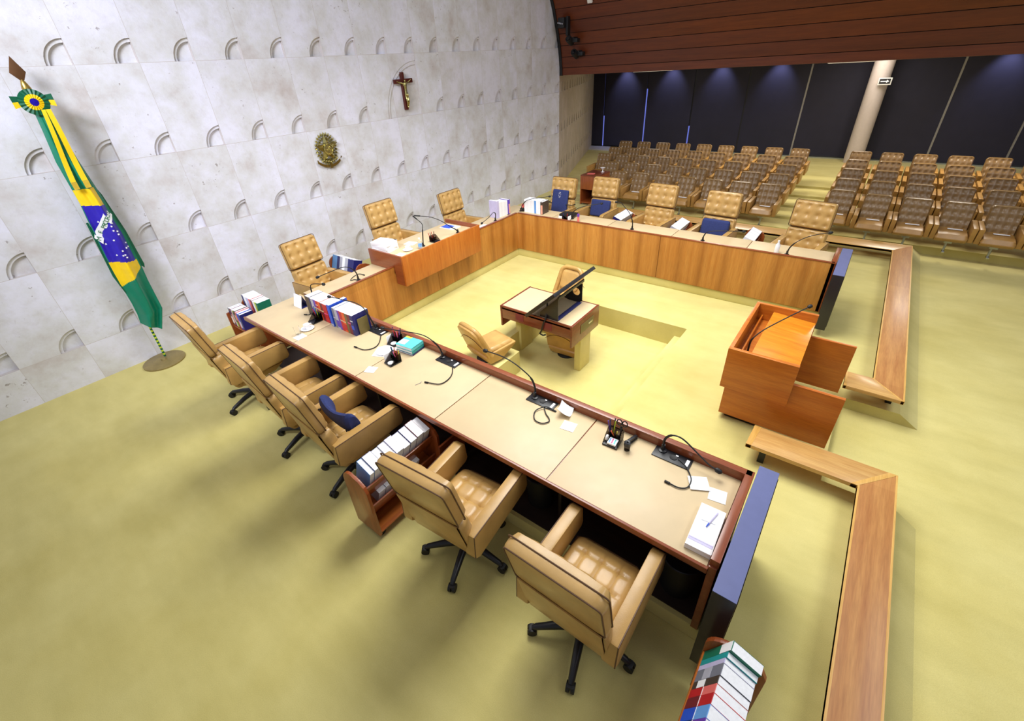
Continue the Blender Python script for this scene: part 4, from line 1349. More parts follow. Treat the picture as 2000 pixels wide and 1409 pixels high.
# flat stacks
def stack(name, label, cat, loc, rz, layers, group=None):
    t = thing(name, label, cat, loc, rz, group)
    z = 0.0
    for (w_, d_, h_, mt, r_) in layers:
        b = B(); b.box((0, 0, z + h_ / 2), (w_, d_, h_ - 0.001), r_, 0.0008); b.obj('sheet_block' if mt in ('white', 'pages') else 'cover', mt, t)
        z += h_
    return t
def flat_book(label, loc, rz, w_, d_, h_, cover, group):
    t = B(); t.box((0, 0, 0.002), (w_, d_, 0.004), 0, 0); t.box((0, 0, h_ - 0.002), (w_, d_, 0.004), 0, 0); t.box((0, -d_ / 2 + 0.002, h_ / 2), (w_, 0.004, h_), 0, 0)
    o = t.obj('book', cover); o.location = loc; o.rotation_euler = (0, 0, rz)
    tag(o, label, 'book', group)
    t = B(); t.box((0, 0.001, h_ / 2), (w_ - 0.006, d_ - 0.008, h_ - 0.0085), 0, 0); t.obj('pages', 'pages', o)
    return o
z = TT
for k, (h_, cv, lb) in enumerate([(0.022, 'dblue', 'dark-covered book at the bottom of the teal stack'), (0.035, 'teal', 'teal book in the middle of the stack'), (0.04, 'aqua', 'aqua-covered book on top of the stack')]):
    o = flat_book(lb, (2.70, 3.70, z), math.radians(6), 0.2, 0.25, h_, cv, 'books in the teal stack')
    if k == 2:
        t = B(); t.box((-0.02, 0.07, h_ + 0.001), (0.1, 0.1, 0.001), 0.1); t.obj('cover_art', 'lilac', o)
        t = B(); t.box((0.085, 0.08, h_ + 0.001), (0.03, 0.09, 0.001), 0); t.obj('yellow_tab', 'yellow', o)
    z += h_ + 0.0005
t = stack('document_stack', 'white bound document with blue pen lines near the open desk end', 'document', (2.235, 0.21, TT), 0.02, [(0.38, 0.165, 0.022, 'white', 0), (0.38, 0.165, 0.024, 'white', 0.01)])
b = B(); b.box((-0.12, 0, 0.0465), (0.008, 0.155, 0.001)); b.box((-0.135, 0, 0.0465), (0.018, 0.155, 0.001)); b.obj('printed_band', 'lilac', t)
b = B(); b.box((0.05, 0, 0.0465), (0.004, 0.09, 0.001), 0.1); b.obj('printed_line', 'lgrey', t)
t = thing('pen', 'blue and white pen lying on the white bound document', 'pen', (2.29, 0.2, TT + 0.047))
b = B(); b.cyl((-0.02, 0.005, 0.006), (0.10, -0.02, 0.006), 0.005, n=8); b.obj('barrel', 'lilac', t)
b = B(); b.cyl((-0.055, 0.012, 0.006), (-0.02, 0.005, 0.006), 0.003, 0.006, n=8); b.obj('grip', 'blue', t)
def paper(label, loc, w_, d_, rz, curl=0.0, name='paper_sheet'):
    b = B()
    n = 5
    g = [[b.bm.verts.new(V(((i / n - 0.5) * w_, (j / n - 0.5) * d_, 0.002 + curl * ((i / n - 0.5) ** 2 + (j / n) ** 2 * 0.5)))) for i in range(n + 1)] for j in range(n + 1)]
    g2 = [[b.bm.verts.new(v.co - V((0, 0, 0.0015))) for v in r] for r in g]
    for j in range(n):
        for i in range(n):
            b.face([g[j][i], g[j][i + 1], g[j + 1][i + 1], g[j + 1][i]]); b.face([g2[j][i + 1], g2[j][i], g2[j + 1][i], g2[j + 1][i + 1]])
    for i in range(n):
        b.face([g[0][i + 1], g[0][i], g2[0][i], g2[0][i + 1]]); b.face([g[n][i], g[n][i + 1], g2[n][i + 1], g2[n][i]])
        b.face([g[i][0], g[i + 1][0], g2[i + 1][0], g2[i][0]]); b.face([g[i + 1][n], g[i][n], g2[i][n], g2[i + 1][n]])
    o = b.obj(name, 'white')
    o.location = loc; o.rotation_euler = (0, 0, rz)
    return tag(o, label, 'paper')
paper('white square note lying below the pen organizer with white disc', (2.17, 3.76, TT), 0.11, 0.12, 0.4)
paper('white napkin in front of the drinking glass', (2.12, 5.13, TT), 0.13, 0.12, 0.0, name='napkin')
paper('curled white note leaning by the rim, beside the looped cord', (2.745, 1.62, TT), 0.13, 0.12, 0.2, 0.12)
paper('square white note lying in front of the curled one', (2.61, 1.505, TT), 0.115, 0.125, 0.15)
paper('white note sheet over the cord, beside the plug', (2.615, 0.375, TT + 0.008), 0.13, 0.14, 0.5)
paper('white note sheet nearest the end rim of the desk', (2.585, 0.23, TT), 0.12, 0.12, 0.15)

# cups, glass, plates
def saucer_cup(label1, label2, loc, sc=1.0):
    x, y, z = loc
    t = thing('saucer', label1, 'saucer', loc)
    b = B(); b.lathe([(0.045 * sc, 0.0), (0.075 * sc, 0.008), (0.085 * sc, 0.016), (0.08 * sc, 0.017), (0.04 * sc, 0.006)], (0, 0, 0), 24); b.obj('dish', 'porcelain', t)
    t = thing('coffee_cup', label2, 'cup', (x, y, z + 0.008 * 1))
    b = B(); b.lathe([(0.025 * sc, 0.0), (0.036 * sc, 0.03), (0.042 * sc, 0.065), (0.039 * sc, 0.065), (0.032 * sc, 0.03), (0.01, 0.006)], (0, 0, 0), 20); b.obj('bowl', 'porcelain', t)
    b = B(); b.tube([(0.036 * sc, 0, 0.055), (0.062 * sc, 0, 0.052), (0.062 * sc, 0, 0.026), (0.034 * sc, 0, 0.02)], 0.005, 6); b.obj('handle', 'porcelain', t)
saucer_cup('white saucer beside the drinking glass on the near wing', 'white coffee cup on the saucer beside the drinking glass', (2.29, 5.23, TT))
t = thing('drinking_glass', 'clear drinking glass beside the white cup on the near wing', 'glass', (2.14, 5.20, TT))
b = B(); b.lathe([(0.03, 0), (0.036, 0.12), (0.033, 0.12), (0.028, 0.01), (0.005, 0.008)], (0, 0, 0), 20); b.obj('tumbler', 'glass', t)
t = thing('dinner_plate', 'white plate on a sheet between the two pen organizers', 'plate', (2.50, 3.93, TT))
b = B(); b.lathe([(0.06, 0.006), (0.10, 0.012), (0.105, 0.016), (0.10, 0.016), (0.055, 0.01)], (0, 0, 0), 28); b.obj('dish', 'porcelain', t)
paper('white sheet under the white plate', (2.49, 3.92, TT), 0.2, 0.24, 0.5)
saucer_cup('white saucer on the raised desk', 'white coffee cup on the raised desk', (4.60, 5.83, PD))
t = thing('water_bottle', 'small blue-banded water bottle on the raised desk', 'bottle', (4.77, 5.70, PD))
b = B(); b.lathe([(0.03, 0), (0.034, 0.01), (0.034, 0.12), (0.014, 0.155), (0.014, 0.17)], (0, 0, 0), 16); b.obj('bottle_body', 'glass', t)
b = B(); b.lathe([(0.0345, 0.03), (0.0345, 0.08)], (0, 0, 0), 16); b.obj('paper_band', 'water', t)
b = B(); b.lathe([(0.016, 0.165), (0.016, 0.185)], (0, 0, 0), 12); b.obj('cap', 'white', t)
t = thing('water_bottle', 'small clear water bottle near the open end of the far wing', 'bottle', (7.84, 0.86, TT))
b = B(); b.lathe([(0.03, 0), (0.034, 0.01), (0.034, 0.13), (0.014, 0.165), (0.014, 0.18)], (0, 0, 0), 16); b.obj('bottle_body', 'porcelain', t)
b = B(); b.lathe([(0.016, 0.175), (0.016, 0.2)], (0, 0, 0), 12); b.obj('cap', 'white', t)

# items on the raised desk
t = stack('paper_stack', 'tall stack of white documents at the left end of the raised desk', 'document', (4.42, 6.2, PD), 0.1, [(0.27, 0.36, 0.05, 'white', 0.1), (0.27, 0.36, 0.06, 'white', -0.05), (0.26, 0.36, 0.05, 'white', 0.08)])
b = B(); b.box((0.12, -0.15, 0.161), (0.02, 0.06, 0.004)); b.obj('binder_clip', 'black', t)
paper('white papers beside the cup on the raised desk', (4.86, 6.05, PD), 0.16, 0.2, 0.2)
paper('white slip at the front left corner of the raised desk', (4.40, 5.78, PD), 0.12, 0.14, 0.1)
t = stack('booklet', 'blue and white booklet lying at the right of the raised desk', 'booklet', (5.86, 6.05, PD), 0.05, [(0.22, 0.34, 0.012, 'white', 0)])
b = B(); b.box((-0.01, 0.05, 0.0135), (0.17, 0.22, 0.001)); b.obj('cover_print', 'blue', t)
paper('white slip on the middle run beyond the raised desk', (6.72, 5.98, TT), 0.2, 0.12, 0.1)

# pen organizers
def organizer(label, loc, rz, pens, white_panel=True, disc=True, note=False, tape=False, scissors=None):
    t = thing('pen_organizer', label, 'organizer', loc, rz, 'pen organizers on the desks')
    b = B()
    b.box((0, 0, 0.008), (0.15, 0.13, 0.016), 0, 0.004)
    b.obj('base', 'blackplastic', t)
    b = B()
    b.prism([(-0.065, -0.065, 0.016), (0.075, -0.065, 0.016), (0.075, -0.065, 0.11), (0.03, -0.065, 0.11)], (0, 0.005, 0)); b.prism([(-0.065, 0.06, 0.016), (0.075, 0.06, 0.016), (0.075, 0.06, 0.11), (0.03, 0.06, 0.11)], (0, 0.005, 0))
    b.bx(0.07, 0.075, -0.06, 0.06, 0.016, 0.11); b.bx(0.02, 0.024, -0.06, 0.06, 0.016, 0.075); b.bx(0.024, 0.07, -0.002, 0.002, 0.016, 0.1)
    b.obj('holder', 'smoke', t)
    if note:
        b = B(); b.box((-0.03, -0.012, 0.03), (0.075, 0.075, 0.016), 0.0, 0.001); b.obj('note_pad', 'white', t)
        for k, m in enumerate(('sky', 'pink', 'aqua')):
            b = B(); b.box((-0.03, 0.014 - 0.022 * k, 0.0385), (0.06, 0.01, 0.001), 0.1); b.obj('printed_mark', m, t)
    if white_panel:
        b = B(); b.box((-0.0, 0.066, 0.06), (0.12, 0.004, 0.085), 0, 0.001); b.obj('white_card', 'white', t)
    if disc:
        b = B(); b.lathe([(0.036, 0.018), (0.036, 0.026)], (-0.035, -0.015, 0), 18); b.obj('tape_roll', 'whiteplastic', t)
    if tape:
        R = Matrix.Rotation(PI / 2, 3, 'X')
        b = B(); b.lathe([(0.026, -0.008), (0.026, 0.008)], (-0.02, 0.045, 0.045), 16, R=R); b.obj('tape_roll', 'whiteplastic', t)
    for k, (px, py, ln, lean, m) in enumerate(pens):
        b = B(); b.cyl((px, py, 0.02), (px + lean[0], py + lean[1], 0.02 + ln), 0.005, n=8); b.obj('pen', m, t)
    if scissors:
        sx, sy = scissors
        b = B()
        for sg in (-1, 1):
            c = V((sx + 0.01, sy + sg * 0.024, 0.185))
            P = [c + V((0.0, 0.021 * math.cos(2 * PI * q / 14), 0.03 * math.sin(2 * PI * q / 14))) for q in range(15)]
            b.tube(P, 0.005, 6)
            b.tube([(sx, sy - sg * 0.006, 0.03), (sx, sy + sg * 0.006, 0.155)], 0.006, 6)
        b.obj('scissors', 'black', t)
    return t
organizer('pen organizer with orange and purple pens against the near rim', (2.69, 3.965, TT), 0.1, [(0.05, 0.03, 0.14, (0.0, 0.02), 'red'), (0.05, 0.0, 0.13, (0.01, -0.01), 'orange'), (0.055, -0.03, 0.15, (0.0, -0.02), 'purple'), (0.04, -0.02, 0.13, (-0.01, 0.0), 'pink'), (0.05, 0.045, 0.15, (0.02, 0.03), 'dblue'), (0.06, -0.04, 0.17, (0.01, -0.02), 'black')])
organizer('pen organizer with orange pens and white disc, second from the rim', (2.40, 3.66, TT), -0.1, [(0.05, 0.03, 0.14, (0.0, 0.03), 'dblue'), (0.05, 0.0, 0.14, (0.01, 0.02), 'orange'), (0.055, -0.03, 0.13, (-0.01, -0.01), 'red'), (0.04, -0.02, 0.12, (-0.02, 0.01), 'pink'), (0.05, 0.045, 0.13, (0.0, 0.03), 'green'), (0.06, -0.045, 0.14, (0.0, -0.02), 'yellow')])
organizer('pen organizer with scissors and note pad on the near wing', (2.655, 1.10, TT), 0.05, [(0.05, 0.04, 0.16, (0.01, 0.02), 'dblue'), (0.05, 0.02, 0.15, (0.015, -0.005), 'lime'), (0.055, 0.045, 0.14, (0.0, 0.03), 'violet'), (0.035, -0.005, 0.09, (-0.03, 0.03), 'orange'), (0.04, -0.01, 0.08, (-0.01, -0.01), 'yellow'), (0.06, 0.03, 0.18, (0.01, -0.01), 'black')], False, False, True, True, (0.05, -0.045))
organizer('smoked pen organizer with green markers by the left book row', (2.47, 5.33, TT), 0.0, [(0.05, -0.01, 0.15, (-0.01, -0.02), 'lime'), (0.05, -0.04, 0.15, (0.0, -0.03), 'green'), (0.045, 0.02, 0.14, (-0.02, 0.02), 'red'), (0.05, 0.04, 0.16, (0.01, 0.03), 'dblue'), (0.055, 0.03, 0.15, (0.0, 0.02), 'sky')], False, False)
organizer('cluttered dark pen organizer on the raised desk', (5.14, 5.72, PD), 1.6, [(0.05, 0.03, 0.15, (0.0, 0.02), 'black'), (0.05, 0.0, 0.15, (0.01, 0.01), 'red'), (0.055, -0.03, 0.14, (0.0, -0.02), 'black'), (0.04, -0.02, 0.15, (-0.01, 0.0), 'maroon'), (0.05, 0.045, 0.15, (0.02, 0.03), 'red')], False, False)
organizer('pen organizer half hidden by the rim of the far wing', (7.80, 4.66, TT), 3.1, [(0.05, 0.03, 0.14, (0.0, 0.02), 'red'), (0.05, -0.03, 0.14, (0.0, -0.02), 'dblue')], True, False)
t = thing('marker_tube', 'red and purple glue tube standing on the far wing', 'tube', (7.85, 4.42, TT))
b = B(); b.lathe([(0.022, 0), (0.022, 0.10)], (0, 0, 0), 14); b.obj('tube_body', 'coral', t)
b = B(); b.lathe([(0.024, 0.10), (0.024, 0.15)], (0, 0, 0), 14); b.obj('cap', 'purple', t)
t = stack('paper_stack', 'white papers under the black notebook on the far wing', 'document', (8.05, 4.80, TT), 0.1, [(0.26, 0.3, 0.03, 'white', 0.2)])
t = thing('notebook', 'black closed notebook on the white papers of the far wing', 'notebook', (8.05, 4.76, TT + 0.031))
b = B(); b.box((0, 0, 0.02), (0.24, 0.32, 0.04), 0.1, 0.004); b.obj('cover', 'black', t)
t = thing('pencil_sharpener', 'small dark cylindrical pencil sharpener beside the scissors organizer', 'sharpener', (2.64, 0.965, TT))
b = B(); b.lathe([(0.024, 0), (0.026, 0.045), (0.026, 0.05)], (0, 0, 0), 18); b.obj('container', 'smoke', t)
b = B(); b.lathe([(0.028, 0.05), (0.028, 0.08), (0.02, 0.086), (0.009, 0.084), (0.008, 0.07)], (0, 0, 0), 18); b.obj('lid', 'blackplastic', t)
t = thing('stapler', 'black stapler lying behind the pencil sharpener', 'stapler', (2.745, 0.97, TT))
b = B(); b.box((0, 0, 0.008), (0.13, 0.03, 0.016), -0.2, 0.004); b.obj('base', 'black', t)
b = B(); b.box((0.0, 0.0, 0.035), (0.13, 0.026, 0.02), rot=Matrix.Rotation(-0.2, 3, 'Z') @ Matrix.Rotation(0.14, 3, 'Y'), bev=0.006); b.obj('arm', 'blackplastic', t)
t = thing('desk_calendar', 'folding white desk calendar with blue back at the near wing corner', 'calendar', (2.62, 5.93, TT))
b = B()
b.prism([(2.56, 5.84, TT), (2.615, 5.84, TT + 0.18), (2.618, 5.84, TT + 0.18), (2.564, 5.84, TT)], (0, 0.2, 0)); b.obj('front_leaf', 'white', t, True)
b = B(); b.prism([(2.68, 5.84, TT), (2.619, 5.84, TT + 0.18), (2.622, 5.84, TT + 0.18), (2.684, 5.84, TT)], (0, 0.2, 0)); b.bx(2.565, 2.68, 5.84, 6.04, TT, TT + 0.003); b.obj('back_leaf', 'dblue', t, True)
t = thing('cutlery_slip', 'thin bent wire lying on the near desk top', 'wire', (2.28, 3.12, TT))
b = B(); b.tube([(2.25, 3.13, TT + 0.003), (2.29, 3.115, TT + 0.003), (2.31, 3.11, TT + 0.003), (2.33, 3.12, TT + 0.003)], 0.002, 6); b.obj('strand', 'grey', t, True)

# ------------------------------------------------------------------ wheeled bookcases
TH = 0.374
CS, SN = math.cos(TH), math.sin(TH)
def cart(label, loc, rz, L=0.84, slot=False, tiers=(0.567, 0.33), flat_bottom=True):
    """wheeled bookcase; local x along its length, books lean back on sloping shelves with spines to +y"""
    t = thing('book_cart', label, 'bookcase', loc, rz, 'wheeled bookcases')
    y0, y1, H = -0.13, 0.20, 0.76
    for sx in (0, 1):
        x = -L / 2 if sx == 0 else L / 2 - 0.03
        pts = [(y0, 0.075), (y1, 0.075)]
        for k in range(7):
            an = math.radians(15 * k)
            pts.append((y1 - 0.13 + 0.13 * math.cos(an), H - 0.13 + 0.13 * math.sin(an)))
        pts += [(y0 + 0.10, H - 0.02), (y0 + 0.03, H - 0.06), (y0, H - 0.12)]
        b = B(); b.prism([(x, p, q) for p, q in pts], (0.03, 0, 0), 0, 0.004)
        e = b.obj('end_panel', 'cart', t)
        if slot:
            b = B(); b.box((x + (-0.001 if sx == 0 else 0.031), 0.03, H - 0.09), (0.004, 0.13, 0.022), 0, 0.002); b.obj('handle_slot', 'black', e)
    xa, xb = -L / 2 + 0.031, L / 2 - 0.031
    for z in tiers:
        b = B()
        p = V((0, 0.19, z)); ud = V((0, -CS, -SN)); uu = V((0, -SN, CS))
        q = [p + uu * -0.002, p + ud * 0.20 + uu * -0.002, p + ud * 0.20 - uu * 0.018, p - uu * 0.018]
        b.prism([(xa, v.y, v.z) for v in q], (xb - xa, 0, 0), 0, 0.002); b.obj('shelf', 'cartx', t)
        b = B()
        r0 = p + ud * 0.205 - uu * 0.018
        q = [r0, r0 + uu * 0.17, r0 + uu * 0.17 + ud * 0.016, r0 + ud * 0.016]
        b.prism([(xa, v.y, v.z) for v in q], (xb - xa, 0, 0), 0, 0.002); b.obj('back_board', 'cart', t)
    b = B(); b.bx(xa, xb, y0 + 0.01, y1 - 0.01, 0.085, 0.10, 0.002); b.obj('bottom_shelf', 'cartx', t)
    b = B(); b.bx(xa, xb, 0.12, 0.135, 0.10, 0.30, 0.002); b.obj('inner_panel', 'cart', t)
    for sx in (-1, 1):
        for yy_ in (y0 + 0.06, y1 - 0.06):
            b = B(); c = V((sx * (L / 2 - 0.06), yy_, 0.036))
            b.cyl(c - V((0, 0.012, 0)), c + V((0, 0.012, 0)), 0.036, n=16); b.box(c + V((0, 0, 0.03)), (0.03, 0.03, 0.03)); b.obj('caster', 'black', t)
    return t
def tier_row(loc, rz, x0, z, specs, group, fmt):
    """books on a sloping shelf, first one at local x0 and running toward -x"""
    Rz = Matrix.Rotation(rz, 3, 'Z')
    st = V(loc) + Rz @ V((x0, 0.186, z + 0.003))
    return row(st, rz + PI, specs, group, fmt, tilt=-TH)
# near bookcase between the third and second chairs
NB = (1.59, 2.73, 0)
cart('wooden wheeled bookcase full of white-edged books between two near chairs', NB, 0.0, 0.86)
ths = [0.075, 0.085, 0.08, 0.085, 0.08, 0.075, 0.075, 0.095, 0.05]
cvs = ['lgrey', 'maroon', 'dblue', 'dblue', 'lilac', 'lgrey', 'lgrey', 'dblue', 'sky']
dsc = ['last, beside the desk edge', 'pink and blue covered, next to the last', 'third from the desk edge', 'fourth from the desk edge', 'fifth from the desk edge', 'sixth from the desk edge', 'seventh from the desk edge', 'eighth from the desk edge', 'slim pale one at the outer end']
tier_row(NB, 0.0, 0.385, 0.567, [(t_, 0.18, 0.25 + 0.012 * ((k * 5) % 3), c_, d_) for k, (t_, c_, d_) in enumerate(zip(ths, cvs, dsc))], 'books on the top shelf of the near bookcase', 'white-edged book on the near bookcase top, %s')
tier_row(NB, 0.0, 0.22, 0.33, [(0.08, 0.17, 0.185, 'lgrey', 'nearest the desk'), (0.07, 0.17, 0.19, 'dblue', 'second from the desk'), (0.08, 0.17, 0.185, 'maroon', 'third from the desk'), (0.09, 0.17, 0.185, 'lilac', 'fourth from the desk'), (0.09, 0.17, 0.19, 'dblue', 'fifth from the desk'), (0.08, 0.17, 0.185, 'lgrey', 'sixth from the desk')], 'books on the lower shelf of the near bookcase', 'grey-edged book on the near bookcase lower shelf, %s')
t = thing('leaning_board', 'red-brown board leaning between the near bookcase and second chair', 'board', (2.12, 2.52, 0))
b = B(); b.box((2.08, 2.52, 0.33), (0.34, 0.02, 0.62), rot=Matrix.Rotation(0.10, 3, 'X')); b.obj('board_face', 'rim', t, True)
# bookcase in the foreground
FB = (1.24, -0.205, 0)
cart('wooden wheeled bookcase with coloured spines in the foreground, past the black slab', FB, 0.0, 0.92)
sp = [
 (0.06, 0.18, 0.30, 'green', 'white and green spine, nearest the black slab', [(0.62, 0.99, 'white')]), (0.035, 0.18, 0.275, 'teal', 'teal spine, second from the slab end'), (0.03, 0.18, 0.265, 'lilac', 'thin pale spine, third from the slab end'),
 (0.07, 0.18, 0.265, 'grey', 'grey patterned spine, fourth from the slab end', [(0.3, 0.6, 'lgrey')]), (0.045, 0.18, 0.26, 'dbrown', 'dark spine with white lettering block, fifth from the slab end', [(0.2, 0.5, 'white')]),
 (0.05, 0.18, 0.26, 'coral', 'coral and red spine, sixth from the slab end', [(0.0, 0.5, 'red'), (0.5, 0.52, 'white')]), (0.06, 0.18, 0.26, 'red', 'bright red spine, seventh from the slab end', [(0.0, 0.48, 'maroon'), (0.5, 0.52, 'white')]),
 (0.07, 0.18, 0.26, 'sky', 'light and dark blue spine, eighth from the slab end', [(0.0, 0.5, 'blue'), (0.5, 0.52, 'white')]), (0.065, 0.18, 0.26, 'purple', 'violet spine, ninth from the slab end', [(0.0, 0.5, 'dblue'), (0.5, 0.52, 'white')]),
 (0.04, 0.18, 0.25, 'dbrown', 'black and green spine, tenth from the slab end', [(0.0, 0.6, 'green')]), (0.04, 0.18, 0.25, 'grey', 'striped grey spine, eleventh from the slab end', [(0.1, 0.6, 'lgrey')]), (0.04, 0.18, 0.25, 'red', 'narrow red spine, twelfth from the slab end'),
 (0.05, 0.18, 0.25, 'green', 'dark green spine, thirteenth from the slab end'), (0.05, 0.18, 0.25, 'maroon', 'maroon spine, fourteenth from the slab end'),
]
tier_row(FB, 0.0, 0.425, 0.567, sp, 'books on the foreground bookcase', 'book with %s')
# bookcase behind the desk corner by the flag
t = thing('book_cart', 'wooden two-tier bookcase with magazines behind the near desk corner', 'bookcase', (2.36, 7.0, 0), 0, 'wheeled bookcases')
for y in (6.52, 7.43):
    b = B(); b.prism([(2.10, y, 0.075), (2.62, y, 0.075), (2.62, y, 0.70), (2.58, y, 0.76), (2.48, y, 0.76), (2.36, y, 0.62), (2.10, y, 0.56)], (0, 0.03, 0), 0, 0.004); b.obj('end_panel', 'cart', t, True)
for (xa, xb, z, nm) in ((2.12, 2.35, 0.36, 'lower_shelf'), (2.355, 2.60, 0.52, 'upper_shelf'), (2.12, 2.60, 0.10, 'bottom_shelf')):
    b = B(); b.bx(xa, xb, 6.551, 7.429, z - 0.02, z - 0.002, 0.002); b.obj(nm, 'cart', t, True)
b = B(); b.bx(2.356, 2.37, 6.551, 7.429, 0.12, 0.498, 0.0); b.obj('inner_panel', 'cart', t, True)
for x in (2.17, 2.55):
    for y in (6.62, 7.36):
        b = B(); b.cyl((x - 0.012, y, 0.037), (x + 0.012, y, 0.037), 0.036, n=16); b.box((x, y, 0.06), (0.03, 0.03, 0.03)); b.obj('caster', 'black', t, True)
sp = [(0.05, 0.2, 0.30, 'grey', 'dark spine with white label, end nearest the flag', [(0.1, 0.5, 'white'), (0.6, 0.85, 'dblue')]), (0.05, 0.2, 0.30, 'maroon', 'maroon spine, second from the flag end', [(0.2, 0.7, 'peach')]), (0.035, 0.2, 0.295, 'lilac', 'white spine, third from the flag end'),
      (0.04, 0.2, 0.295, 'lime', 'bright lime spine, fourth from the flag end', [(0.3, 0.9, 'olive')]), (0.05, 0.2, 0.30, 'dbrown', 'dark spine with peach mark, fifth from the flag end', [(0.45, 0.75, 'peach')]), (0.035, 0.2, 0.29, 'coral', 'coral spine, sixth from the flag end'),
      (0.06, 0.2, 0.28, 'blue', 'violet-blue spine, seventh from the flag end', [(0.1, 0.5, 'lilac')]), (0.05, 0.2, 0.27, 'dblue', 'dark blue spine beside the desk corner')]
row((2.14, 7.41, 0.36), RZ, sp, 'magazines on the lower tier by the flag', 'magazine with %s')
sp = [(0.06, 0.2, 0.27, 'dblue', 'first from the flag end'), (0.08, 0.2, 0.27, 'white', 'second from the flag end'), (0.08, 0.2, 0.26, 'lilac', 'third from the flag end'), (0.06, 0.2, 0.26, 'coral', 'fourth, with red edge,'), (0.06, 0.2, 0.255, 'maroon', 'fifth, with red edge,'), (0.06, 0.2, 0.25, 'white', 'sixth from the flag end'), (0.05, 0.2, 0.25, 'lime', 'seventh, with lime edge,'), (0.06, 0.2, 0.25, 'green', 'last, with green tab')]
row((2.385, 7.38, 0.52), RZ, sp, 'books on the upper tier by the flag', 'white-edged book on the upper tier of the corner bookcase, %s')
# bookcase beside the raised desk
MB_ = (4.33, 7.22, 0)
cart('wooden wheeled bookcase with slotted ends beside the raised desk', MB_, PI / 2, 0.86, True)
sp = [(0.15, 0.18, 0.25, 'sky', 'wide pale blue one by the stone wall'), (0.08, 0.18, 0.25, 'dblue', 'second from the stone wall'), (0.08, 0.18, 0.25, 'lgrey', 'third from the stone wall'), (0.08, 0.18, 0.25, 'white', 'fourth from the stone wall'), (0.09, 0.18, 0.255, 'lgrey', 'fifth from the stone wall'), (0.09, 0.18, 0.255, 'dblue', 'sixth from the stone wall'), (0.08, 0.18, 0.26, 'dblue', 'last, nearest the middle desk')]
tier_row(MB_, PI / 2, 0.385, 0.567, sp, 'books on the bookcase beside the raised desk', 'white-edged book beside the raised desk, %s')
# three bookcases between the chairs of the far wing
FC = [((9.0, 3.97, 0), 'between second and middle chairs', 5), ((8.93, 2.72, 0), 'between middle and cushioned fourth chairs', 3), ((8.93, 1.40, 0), 'between the fourth and last chairs', 4)]
for (loc, lb, nb_) in FC:
    cart('wooden wheeled bookcase of the far wing, ' + lb, loc, 0.0, 0.74)
    e = ['first', 'second', 'third', 'fourth', 'fifth']
    tier_row(loc, 0.0, 0.325, 0.567, [(0.63 / nb_ - 0.006, 0.18, 0.25, ['lilac', 'dblue', 'lgrey', 'white', 'dblue'][k], e[nb_ - 1 - k]) for k in range(nb_)], 'books on the far wing bookcase ' + lb, 'white-edged book, %s from the desk, on the bookcase ' + lb)

# bins
b0 = None
for p, lb in (((2.30, 1.60, 0.166), 'black round waste bin under the near wing, between the two front chairs'), ((2.24, 0.30, 0.166), 'black round waste bin under the open end of the near wing')):
    if b0 is None:
        b0 = thing('waste_bin', lb, 'bin', p, 0, 'black waste bins under the near wing')
        b = B(); b.lathe([(0.125, 0.0), (0.15, 0.36), (0.143, 0.36), (0.118, 0.012), (0.01, 0.01)], (0, 0, 0), 32); b.obj('bucket', 'blackbin', b0)
        b = B(); b.lathe([(0.151, 0.35), (0.154, 0.362), (0.147, 0.366), (0.142, 0.356)], (0, 0, 0), 32); b.obj('lip', 'blackplastic', b0)
    else:
        dup(b0, p, 0, lb)

# ------------------------------------------------------------------ flag
t = thing('flag', 'green, yellow and blue national flag hanging furled beside the stone wall', 'flag', (1.25, 8.0, 0))
FX, FY = 1.27, 8.02
b = B(); b.lathe([(0.285, 0.0), (0.285, 0.022), (0.275, 0.03), (0.04, 0.034), (0.03, 0.06)], (1.165, 7.955, 0), 40); b.obj('base', 'polebase', t, True)
b = B()
for k in range(60):
    z0 = 0.05 + k * 0.0593
    b.lathe([(0.0165, z0), (0.0165, z0 + 0.03)], (FX - 0.06 + 0.06 * z0 / 3.6, FY, 0), 10, 0); b.lathe([(0.0163, z0 + 0.03), (0.0163, z0 + 0.0593)], (FX - 0.06 + 0.06 * (z0 + 0.03) / 3.6, FY, 0), 10, 1)
b.obj('pole', ['flagdark', 'lime'], t, True)
b = B(); b.lathe([(0.018, 3.6), (0.018, 3.66), (0.035, 3.68), (0.045, 3.74), (0.03, 3.79), (0.022, 3.81), (0.012, 3.83)], (FX + 0.02, FY + 0.01, 0), 16); b.obj('finial_ball', 'brass', t, True)
b = B(); b.prism([(FX + 0.02, FY, 4.06), (FX - 0.055, FY, 3.90), (FX + 0.005, FY, 3.82), (FX + 0.04, FY, 3.82), (FX + 0.09, FY, 3.90)], (0, 0.014, 0), 0, 0.003); b.obj('spear_tip', 'spear', t, True)
